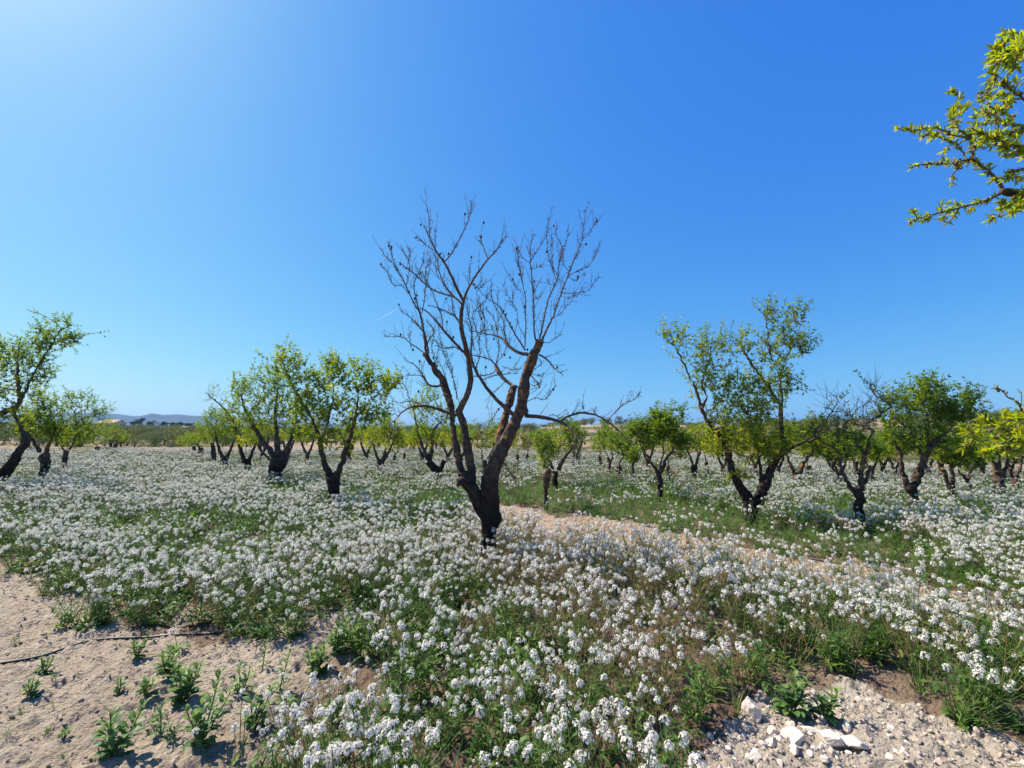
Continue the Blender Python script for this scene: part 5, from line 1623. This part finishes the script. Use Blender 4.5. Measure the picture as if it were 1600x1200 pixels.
    for pts, r0, den, lsc, dz in lines:
        n = len(pts)
        br = br_low if pts[0][1] > 500 else br_up
        p = np.array([P(a, b, D + dz * i / (n - 1) + rng.normal(0, 0.012)) for i, (a, b) in enumerate(pts)])
        p, r = resample(p, np.linspace(r0, 0.0017, n), 0.012)
        p[1:] += rng.normal(0, 0.0015, p[1:].shape)
        br.tube(p, r, 6, 0, 0.4, True)
        L = len(p) * 0.012
        segs = [(p, 0.12)]
        for _ in range(int(L / 0.065 * den)):        # short side shoots full of leaves
            j = rng.integers(4, len(p))
            d = p[j] - p[j - 1]; d /= np.linalg.norm(d)
            v = rng.normal(size=3); v -= (v @ d) * d; v /= np.linalg.norm(v)
            sh = curve(p[j], v + 0.7 * d + [0, 0, 0.3], rng.uniform(0.03, 0.10), rng.normal(0, 0.3, 3), 5, rng, 0.08)
            br.tube(sh, np.linspace(0.002, 0.0012, 6), 4, 0, 0.3, False)
            segs.append((sh, 0.15))
        for sg, st in segs:
            ln_ = np.linalg.norm(np.diff(sg, axis=0), axis=1).sum()
            kn = max(2, int(ln_ / 0.0135 * min(den, 1.4)))
            for u in np.sort(rng.uniform(st, 1, kn)):
                m = int(rng.integers(2, 7))
                x = u * (len(sg) - 1); i = min(int(x), len(sg) - 2)
                b = sg[i] + (sg[i + 1] - sg[i]) * (x - i)
                d = sg[i + 1] - sg[i]; d /= np.linalg.norm(d)
                q = rng.normal(size=(m, 3)); q -= (q @ d)[:, None] * d; q /= np.linalg.norm(q, axis=1, keepdims=True)
                LL = rng.uniform(0.019, 0.043, m) * lsc
                near_leaf(lv, np.tile(b, (m, 1)), q + d * rng.uniform(0.4, 1.8, (m, 1)), LL, LL * rng.uniform(0.2, 0.28, m), rng, np.clip(rng.normal(0.72, 0.16, m), 0, 1))
                if rng.random() < 0.17:
                    k = int(rng.integers(1, 4))
                    for _ in range(k):
                        v, f = ico(1)
                        s = rng.uniform(0.0035, 0.0065)
                        hk.add(v * [s, s, s * 1.4] + b + rng.normal(0, 0.006, 3), f, 0, rng.random(), True)
    br_up.build('branches', [M_TWIG], t)
    br_low.build('branches', [M_TWIG], t)
    lv.build('crown', [M_LEAF], t)
    hk.build('calyx', [M_HUSK], t)['kind'] = 'stuff'
    # the rest of the crown, mostly out of the picture
    hb = np.array([[4.25, 2.65, 2.6], [3.6, 2.3, 2.9], [4.6, 2.6, 2.2], [3.9, 2.2, 2.3]])
    lv2, br2 = MB(), MB()
    for k in range(150):
        c = hb[rng.integers(4)]
        u = rng.normal(size=3); u /= np.linalg.norm(u)
        a = c + u * rng.uniform(0, 0.35)
        if project(a[0], a[1], a[2])[0] < 1660:
            continue
        sh = curve(a, u + [0, 0, 0.6], rng.uniform(0.2, 0.5), (0, 0, 0.3), 6, rng, 0.1)
        if project(sh[-1][0], sh[-1][1], sh[-1][2])[0] < 1630:
            continue
        br2.tube(np.concatenate([[c], sh]), np.linspace(0.007, 0.0015, 8), 4, 0, 0.3, False)
        m = 40
        uu = rng.uniform(0.1, 1, m) * 6
        b = np.stack([np.interp(uu, np.arange(7), sh[:, i]) for i in range(3)], 1)
        LL = rng.uniform(0.03, 0.055, m)
        near_leaf(lv2, b, rng.normal(size=(m, 3)) + u, LL, LL * 0.25, rng, np.clip(rng.normal(0.6, 0.15, m), 0, 1))
    br2.build('outer_branches', [M_TWIG], t)
    lv2.build('outer_crown', [M_LEAF], t)

def near_leaf(mb, base, dirn, length, width, rng, tint):
    """lance shaped leaves close to the camera: three segments, folded and curling back"""
    n = len(base)
    d = dirn / np.maximum(np.linalg.norm(dirn, axis=1, keepdims=True), 1e-9)
    s = np.cross(d, rng.normal(size=(n, 3))); s /= np.maximum(np.linalg.norm(s, axis=1, keepdims=True), 1e-9)
    up = np.cross(s, d)
    L, Wd = length[:, None], width[:, None]
    cv = rng.uniform(-0.1, 0.35, n)[:, None]
    c = [base + d * L * t - up * L * cv * t * t for t in (0, 0.3, 0.65, 1.0)]
    w = [0.5, 0.42]
    rows = [c[0]]
    for k in (1, 2):
        rows += [c[k], c[k] + s * Wd * w[k - 1] + up * Wd * 0.16, c[k] - s * Wd * w[k - 1] + up * Wd * 0.16]
    rows.append(c[3])
    v = np.stack(rows, 1).reshape(-1, 3)
    i = np.arange(n)[:, None] * 8
    tri = np.concatenate([i + [0, 1, 2], i + [0, 3, 1], i + [4, 7, 5], i + [4, 6, 7]])
    quad = np.concatenate([i + [1, 4, 5, 2], i + [1, 3, 6, 4]])
    tt = np.repeat(tint, 8)
    mb.add(v, tri, 0, tt, True)
    o = mb.n - len(v)
    mb.l.append((quad + o).ravel()); mb.c.append(np.full(len(quad), 4)); mb.mi.append(np.zeros(len(quad), int)); mb.sm.append(np.ones(len(quad), bool))

# ------------------------------------------------------------------ far things
def at(px, D):
    x = (px - 800.0) / F_PX * D / CT
    return np.array([x, D, float(ground_z(x, D))])

def make_far():
    rng = np.random.default_rng(5)
    # hills on the horizon
    prof = [(-900, 640), (-500, 646), (-200, 652), (0, 655), (80, 651), (150, 649), (190, 652), (218, 655), (232, 652), (246, 651), (256, 653), (270, 652), (284, 652), (302, 654), (340, 655), (420, 659), (500, 664), (600, 668), (700, 672), (850, 676)]
    D = 2600.0
    xs = np.linspace(-900, 850, 240)
    py = np.interp(xs, [p[0] for p in prof], [p[1] for p in prof])
    X = (xs - 800) / F_PX * D / CT
    Hh = H_CAM + (683 - py) / F_PX * D * 1.14 + 0.8
    Hh += 2.2 * (fbm(xs / 14, xs * 0, 41, 4) - 0.5)
    rows = [(-700, -0.02), (-560, 0.16), (-430, 0.30), (-320, 0.45), (-220, 0.58), (-130, 0.74), (-60, 0.9), (0, 1.0), (90, 0.9), (260, 0.6), (500, 0.2), (700, -0.05)]
    V = []
    for k, (dy, f) in enumerate(rows):
        jit = fbm(X / 70 + 3.1 * k * 0.35, X * 0 + k * 0.7, 47, 4) - 0.5
        V.append(np.stack([X * (1 + dy / D), np.full_like(X, D + dy) + 90 * jit, np.maximum(Hh * f + (0 if f == 1.0 else 26 * jit), -1.0) + (5 if f > 0 and f < 0.3 else 0)], 1))
    V = np.concatenate(V)
    n = len(xs)
    i = np.arange(len(rows) - 1)[:, None] * n
    j = np.arange(n - 1)[None, :]
    q = np.stack([i + j, i + j + 1, i + n + j + 1, i + n + j], -1).reshape(-1, 4)
    mb = MB(); mb.add(V, q, 0, 0.5, True)
    hills = mb.build('hills', plain('hill_scrub', (0.035, 0.048, 0.04), 0.95, 0.5, 0.012))
    hills['kind'] = 'structure'
    # far orchard and scrub that reads as one mass
    bush = []
    for k in range(4):
        m2 = MB(); r2 = np.random.default_rng(70 + k)
        nb = 1500
        cs = r2.normal(size=(16, 3)) * [0.75, 0.75, 0.4] + [0, 0, 1.5]
        c = cs[r2.integers(0, 16, nb)]
        u = r2.normal(size=(nb, 3)); u /= np.linalg.norm(u, axis=1, keepdims=True)
        pos = c + u * r2.uniform(0.3, 1, (nb, 1)) ** 0.5 * [0.5, 0.5, 0.42]
        pos[:, 2] = np.maximum(pos[:, 2], 0.35)
        leaf_quads(m2, pos, u + r2.normal(size=(nb, 3)) * 0.6, r2.uniform(0.10, 0.2, nb), r2.uniform(0.05, 0.1, nb), r2, 0, np.clip(r2.normal([0.25, 0.45, 0.6, 0.15][k], 0.14, nb), 0, 1))
        m2.tube([(0, 0, -0.3), (0.05, 0, 0.6), (0.1, 0.1, 1.4)], [0.12, 0.10, 0.05], 6, 1, 0.3)
        for q_ in range(3):
            m2.tube([(0.02, 0, 0.6), tuple(r2.normal(0, 0.35, 2)) + (1.2,), tuple(r2.normal(0, 0.6, 2)) + (1.8,)], [0.08, 0.05, 0.02], 5, 1, 0.3)
        bush.append(m2.build('far_bush.%03d' % k, [M_SCRUB, M_BARK], None, False))
    pts, sc, idx = [], [], []
    for _ in range(5200):
        d = rng.uniform(0, 1) ** 0.7 * 300 + 20
        a = rng.uniform(-1.45, 1.45)
        x = a * d
        if field_edge(np.array([x]), np.array([d]))[0] > -(3.5 if a > -0.4 else 7):
            continue
        if a < -0.45:
            pr = 0.95 if d < 240 else 0.4
        else:
            pr = 0.62 * (fbm(np.array([x / 16]), np.array([d / 16]), 66, 3)[0] > (0.40 if a > 0.3 else 0.5)) + 0.08
            if -0.05 + 0.14 < a < 0.29 and d < 120:
                pr *= 0.12
        if rng.random() > pr:
            continue
        s = (0.35 + 0.9 * rng.random() ** 1.6) * (1.0 if a < -0.45 else 0.9)
        if a > 0.3 and d < 75:
            s *= 1.15
        pts.append((x, d, float(ground_z(x, d)))); sc.append(s)
        idx.append(rng.integers(0, 4))
    k = len(pts)
    scatter('distant_scrub', pts, np.stack([np.zeros(k), np.zeros(k), rng.uniform(0, 6.28, k)], 1), sc, idx, bush)

    # the house with a tiled roof
    sc_ = 0.72
    c = at(184, 205.0)
    c[2] += 0.6
    t = thing('house', 'cream house with a low tan tiled roof far off behind the left row', 'house', c)
    M_WALL = plain('cream_render', (0.62, 0.52, 0.40), 0.9, 0.08, 0.8)
    M_ROOF = plain('clay_tiles', (0.46, 0.30, 0.20), 0.9, 0.2, 3.0)
    M_WIN = plain('dark_window', (0.04, 0.045, 0.05), 0.2, 0.1, 1.0)
    def box(mb, x0, x1, y0, y1, z0, z1, mi=0):
        v = np.array([(x, y, z) for z in (z0, z1) for y in (y0, y1) for x in (x0, x1)]) * sc_ + c
        mb.add(v, [(0, 2, 3, 1), (4, 5, 7, 6), (0, 1, 5, 4), (2, 6, 7, 3), (0, 4, 6, 2), (1, 3, 7, 5)], mi)
    w = MB(); box(w, -6, 4.2, -4, 4, -1.5, 3.2)
    g = np.array([(-6, 0, 5.0), (4.2, 0, 5.0), (-6, -4, 3.2), (-6, 4, 3.2), (4.2, -4, 3.2), (4.2, 4, 3.2)]) * sc_ + c
    w.add(g, [(0, 3, 2), (1, 4, 5)]); w.build('wall', [M_WALL], t)
    rf = MB()
    for sy in (-1, 1):
        a = np.array([(-6.5, sy * 4.7, 2.95), (4.7, sy * 4.7, 2.95), (4.7, 0, 5.15), (-6.5, 0, 5.15)])
        v = np.concatenate([a, a + [0, 0, 0.22]]) * sc_ + c
        rf.add(v, [(0, 1, 2, 3), (7, 6, 5, 4), (0, 4, 5, 1), (1, 5, 6, 2), (3, 2, 6, 7), (0, 3, 7, 4)])
    roof = rf.build('roof', [M_ROOF], t)
    ch = MB(); box(ch, -3.2, -2.5, 0.8, 1.5, 4.4, 6.0); o = ch.build('chimney', [M_WALL], t); o.parent = roof; o.location = (0, 0, 0)
    for x0 in (-4.6, -1.4, 1.8):
        wi = MB(); box(wi, x0, x0 + 1.1, -4.06, -3.9, 1.0, 2.3); wi.build('window', [M_WIN], t)
    dr = MB(); box(dr, 0.2, 1.2, -4.06, -3.9, -0.4, 1.9); dr.build('door', [plain('wood_door', (0.12, 0.07, 0.04))], t)
    # low annexe to the right of the house
    c = at(209, 200.0); c[2] += 0.3
    t = thing('outbuilding', 'low tan roofed outbuilding right beside the far cream house', 'shed', c)
    w = MB(); box(w, -3.6, 3.2, -2.5, 2.5, -1.5, 1.5); w.build('wall', [M_WALL], t)
    rf = MB(); a = np.array([(-3.9, -2.9, 1.35), (3.5, -2.9, 0.95), (3.5, 2.9, 1.35), (-3.9, 2.9, 2.1)])
    v = np.concatenate([a, a + [0, 0, 0.2]]) * sc_ + c
    rf.add(v, [(0, 3, 2, 1), (4, 5, 6, 7), (0, 1, 5, 4), (1, 2, 6, 5), (2, 3, 7, 6), (3, 0, 4, 7)]); rf.build('roof', [M_ROOF], t)
    # long white shed
    sc_ = 0.62
    c = at(299, 230.0); c[2] += 0.1
    t = thing('farm_shed', 'long low white farm shed below the far pines', 'shed', c)
    M_WHITE = plain('white_sheet', (0.78, 0.78, 0.76), 0.6, 0.05, 0.5)
    w = MB(); box(w, -4.5, 5.5, -3, 3, -1.5, 1.9); w.build('wall', [M_WHITE], t)
    rf = MB()
    for sy in (-1, 1):
        a = np.array([(-4.8, sy * 3.3, 1.8), (5.8, sy * 3.3, 1.8), (5.8, 0, 2.7), (-4.8, 0, 2.7)])
        v = np.concatenate([a, a + [0, 0, 0.12]]) * sc_ + c
        rf.add(v, [(0, 1, 2, 3), (7, 6, 5, 4), (0, 4, 5, 1), (1, 5, 6, 2), (3, 2, 6, 7), (0, 3, 7, 4)])
    rf.build('roof', [M_WHITE], t)
    dr = MB(); box(dr, -1, 1.4, -3.06, -2.9, -1, 1.5); dr.build('door', [M_WIN], t)
    # pole
    c = at(269, 190.0)
    t = thing('utility_pole', 'thin pale pole standing among the far pines', 'pole', c)
    mb = MB(); mb.tube([c - [0, 0, 0.5], c + [0, 0, 3.2]], [0.16, 0.11], 8, 0, 0.5); mb.build('post', [M_WHITE], t)
    mb = MB(); mb.tube([c + [-0.6, 0, 2.8], c + [0.6, 0, 2.8]], 0.07, 6, 0, 0.5); mb.build('crossarm', [M_WHITE], t)
    # dark pines
    pines = [(216, 240, 4.6, 'dark pine with a flat round crown, leftmost of the far pines'), (227, 235, 6.4, 'tallest dark pine in front of the blue hills'), (240, 245, 4.6, 'dark pine right beside the tallest far pine'), (262, 250, 4.2, 'dark pine left of the pale pole'),
             (275, 245, 4.0, 'dark pine just right of the pale pole'), (288, 255, 4.0, 'dark pine above the white farm shed'), (300, 250, 3.6, 'rightmost dark pine, behind the white farm shed')]
    for k, (px, d, h, lab) in enumerate(pines):
        r2 = np.random.default_rng(300 + k)
        c = at(px, d)
        t = thing('pine_tree', lab, 'tree', c, 'dark pines in front of the hills')
        m1 = MB()
        m1.tube(c + np.array([(0, 0, -0.3), (0.1, 0, h * 0.35), (0, 0.1, h * 0.8)]), [0.22, 0.17, 0.07], 7, 0, 0.2)
        for q_ in range(5):
            az = q_ * GA
            m1.tube(c + np.array([(0.05, 0, h * 0.4), (math.cos(az) * 0.8, math.sin(az) * 0.8, h * 0.58), (math.cos(az) * 1.5, math.sin(az) * 1.5, h * 0.68)]), [0.09, 0.06, 0.03], 5, 0, 0.2)
        m1.build('trunk', [M_BARK], t)
        m2 = MB(); nb = 2600
        cs = r2.normal(size=(14, 3)) * [1.15, 1.15, 0.10 * h] + [0, 0, h * 0.72]
        cc = cs[r2.integers(0, 14, nb)]
        u = r2.normal(size=(nb, 3)); u /= np.linalg.norm(u, axis=1, keepdims=True)
        leaf_quads(m2, c + cc + u * r2.uniform(0.2, 1, (nb, 1)) * [0.9, 0.9, 0.55], u + [0, 0, 0.4], r2.uniform(0.2, 0.4, nb), r2.uniform(0.06, 0.12, nb), r2, 0, r2.random(nb))
        m2.build('crown', [M_PINE], t)
    # grey green bush on the earth bank at the end of the gap
    for px, d, s, lab in ((250, 46, 1.0, 'rounded grey green bush on the earth bank in the gap'), (281, 45, 0.8, 'dark bush at the right end of the earth bank')):
        r2 = np.random.default_rng(int(px))
        c = at(px, d)
        t = thing('bush', lab, 'bush', c)
        m2 = MB(); nb = 1800
        cs = r2.normal(size=(10, 3)) * [0.8, 0.5, 0.18] * s + [0, 0, 0.42 * s]
        u = r2.normal(size=(nb, 3)); u /= np.linalg.norm(u, axis=1, keepdims=True)
        pos = cs[r2.integers(0, 10, nb)] + u * r2.uniform(0.3, 1, (nb, 1)) * 0.4 * s
        leaf_quads(m2, c + pos, u, r2.uniform(0.06, 0.12, nb), r2.uniform(0.03, 0.05, nb), r2, 0, np.clip(r2.normal(0.3, 0.15, nb), 0, 1))
        m2.build('foliage', [M_SCRUB], t)
        m3 = MB()
        for q_ in range(5):
            m3.tube(c + np.array([(0, 0, -0.1), (math.cos(q_ * GA) * 0.3, math.sin(q_ * GA) * 0.3, 0.3), (math.cos(q_ * GA) * 0.7, math.sin(q_ * GA) * 0.5, 0.6)]) * s, [0.04, 0.03, 0.015], 5, 0, 0.2)
        m3.build('stem', [M_BARK], t)

def make_contrail():
    a, b = P(588, 501, 7000), P(626, 480, 7000)
    n = 40
    p = a + (b - a) * np.linspace(0, 1, n)[:, None]
    mb = MB()
    r = 13 * np.sin(np.linspace(0.25, 2.7, n))
    mb.tube(p, np.maximum(r, 1.5), 10, 0, 0.5, True)
    m, nt, out = mat('contrail_ice')
    tr = node(nt, 'ShaderNodeBsdfTransparent')
    df = node(nt, 'ShaderNodeBsdfTranslucent')
    df.inputs[0].default_value = (0.9, 0.92, 0.95, 1)
    mx = node(nt, 'ShaderNodeMixShader', i_Fac=0.045)
    nt.links.new(tr.outputs[0], mx.inputs[1]); nt.links.new(df.outputs[0], mx.inputs[2]); nt.links.new(mx.outputs[0], out.inputs[0])
    o = mb.build('contrail', [m])
    o['label'], o['category'], o['kind'] = 'faint short white contrail in the blue sky left of the bare tree', 'contrail', 'stuff'

def make_haze():
    mb = MB()
    v = np.array([(x, y, z) for z in (-3.0, 150.0) for y in (-4200, 4200) for x in (-4600, 4600)], float)
    mb.add(v, [(0, 2, 3, 1), (4, 5, 7, 6), (0, 1, 5, 4), (2, 6, 7, 3), (0, 4, 6, 2), (1, 3, 7, 5)])
    m, nt, out = mat('haze_air')
    pv = node(nt, 'ShaderNodeVolumePrincipled')
    pv.inputs['Color'].default_value = (0.22, 0.52, 1.0, 1)
    pv.inputs['Density'].default_value = 0.00013
    pv.inputs['Anisotropy'].default_value = 0.1
    nt.links.new(pv.outputs[0], out.inputs['Volume'])
    o = mb.build('haze', [m])
    o['kind'] = 'stuff'

bare_tree()
make_orchard()
near_tree()
make_meadow()
make_undergrowth()
make_stones()
make_small_things()
make_far()
make_contrail()
make_haze()
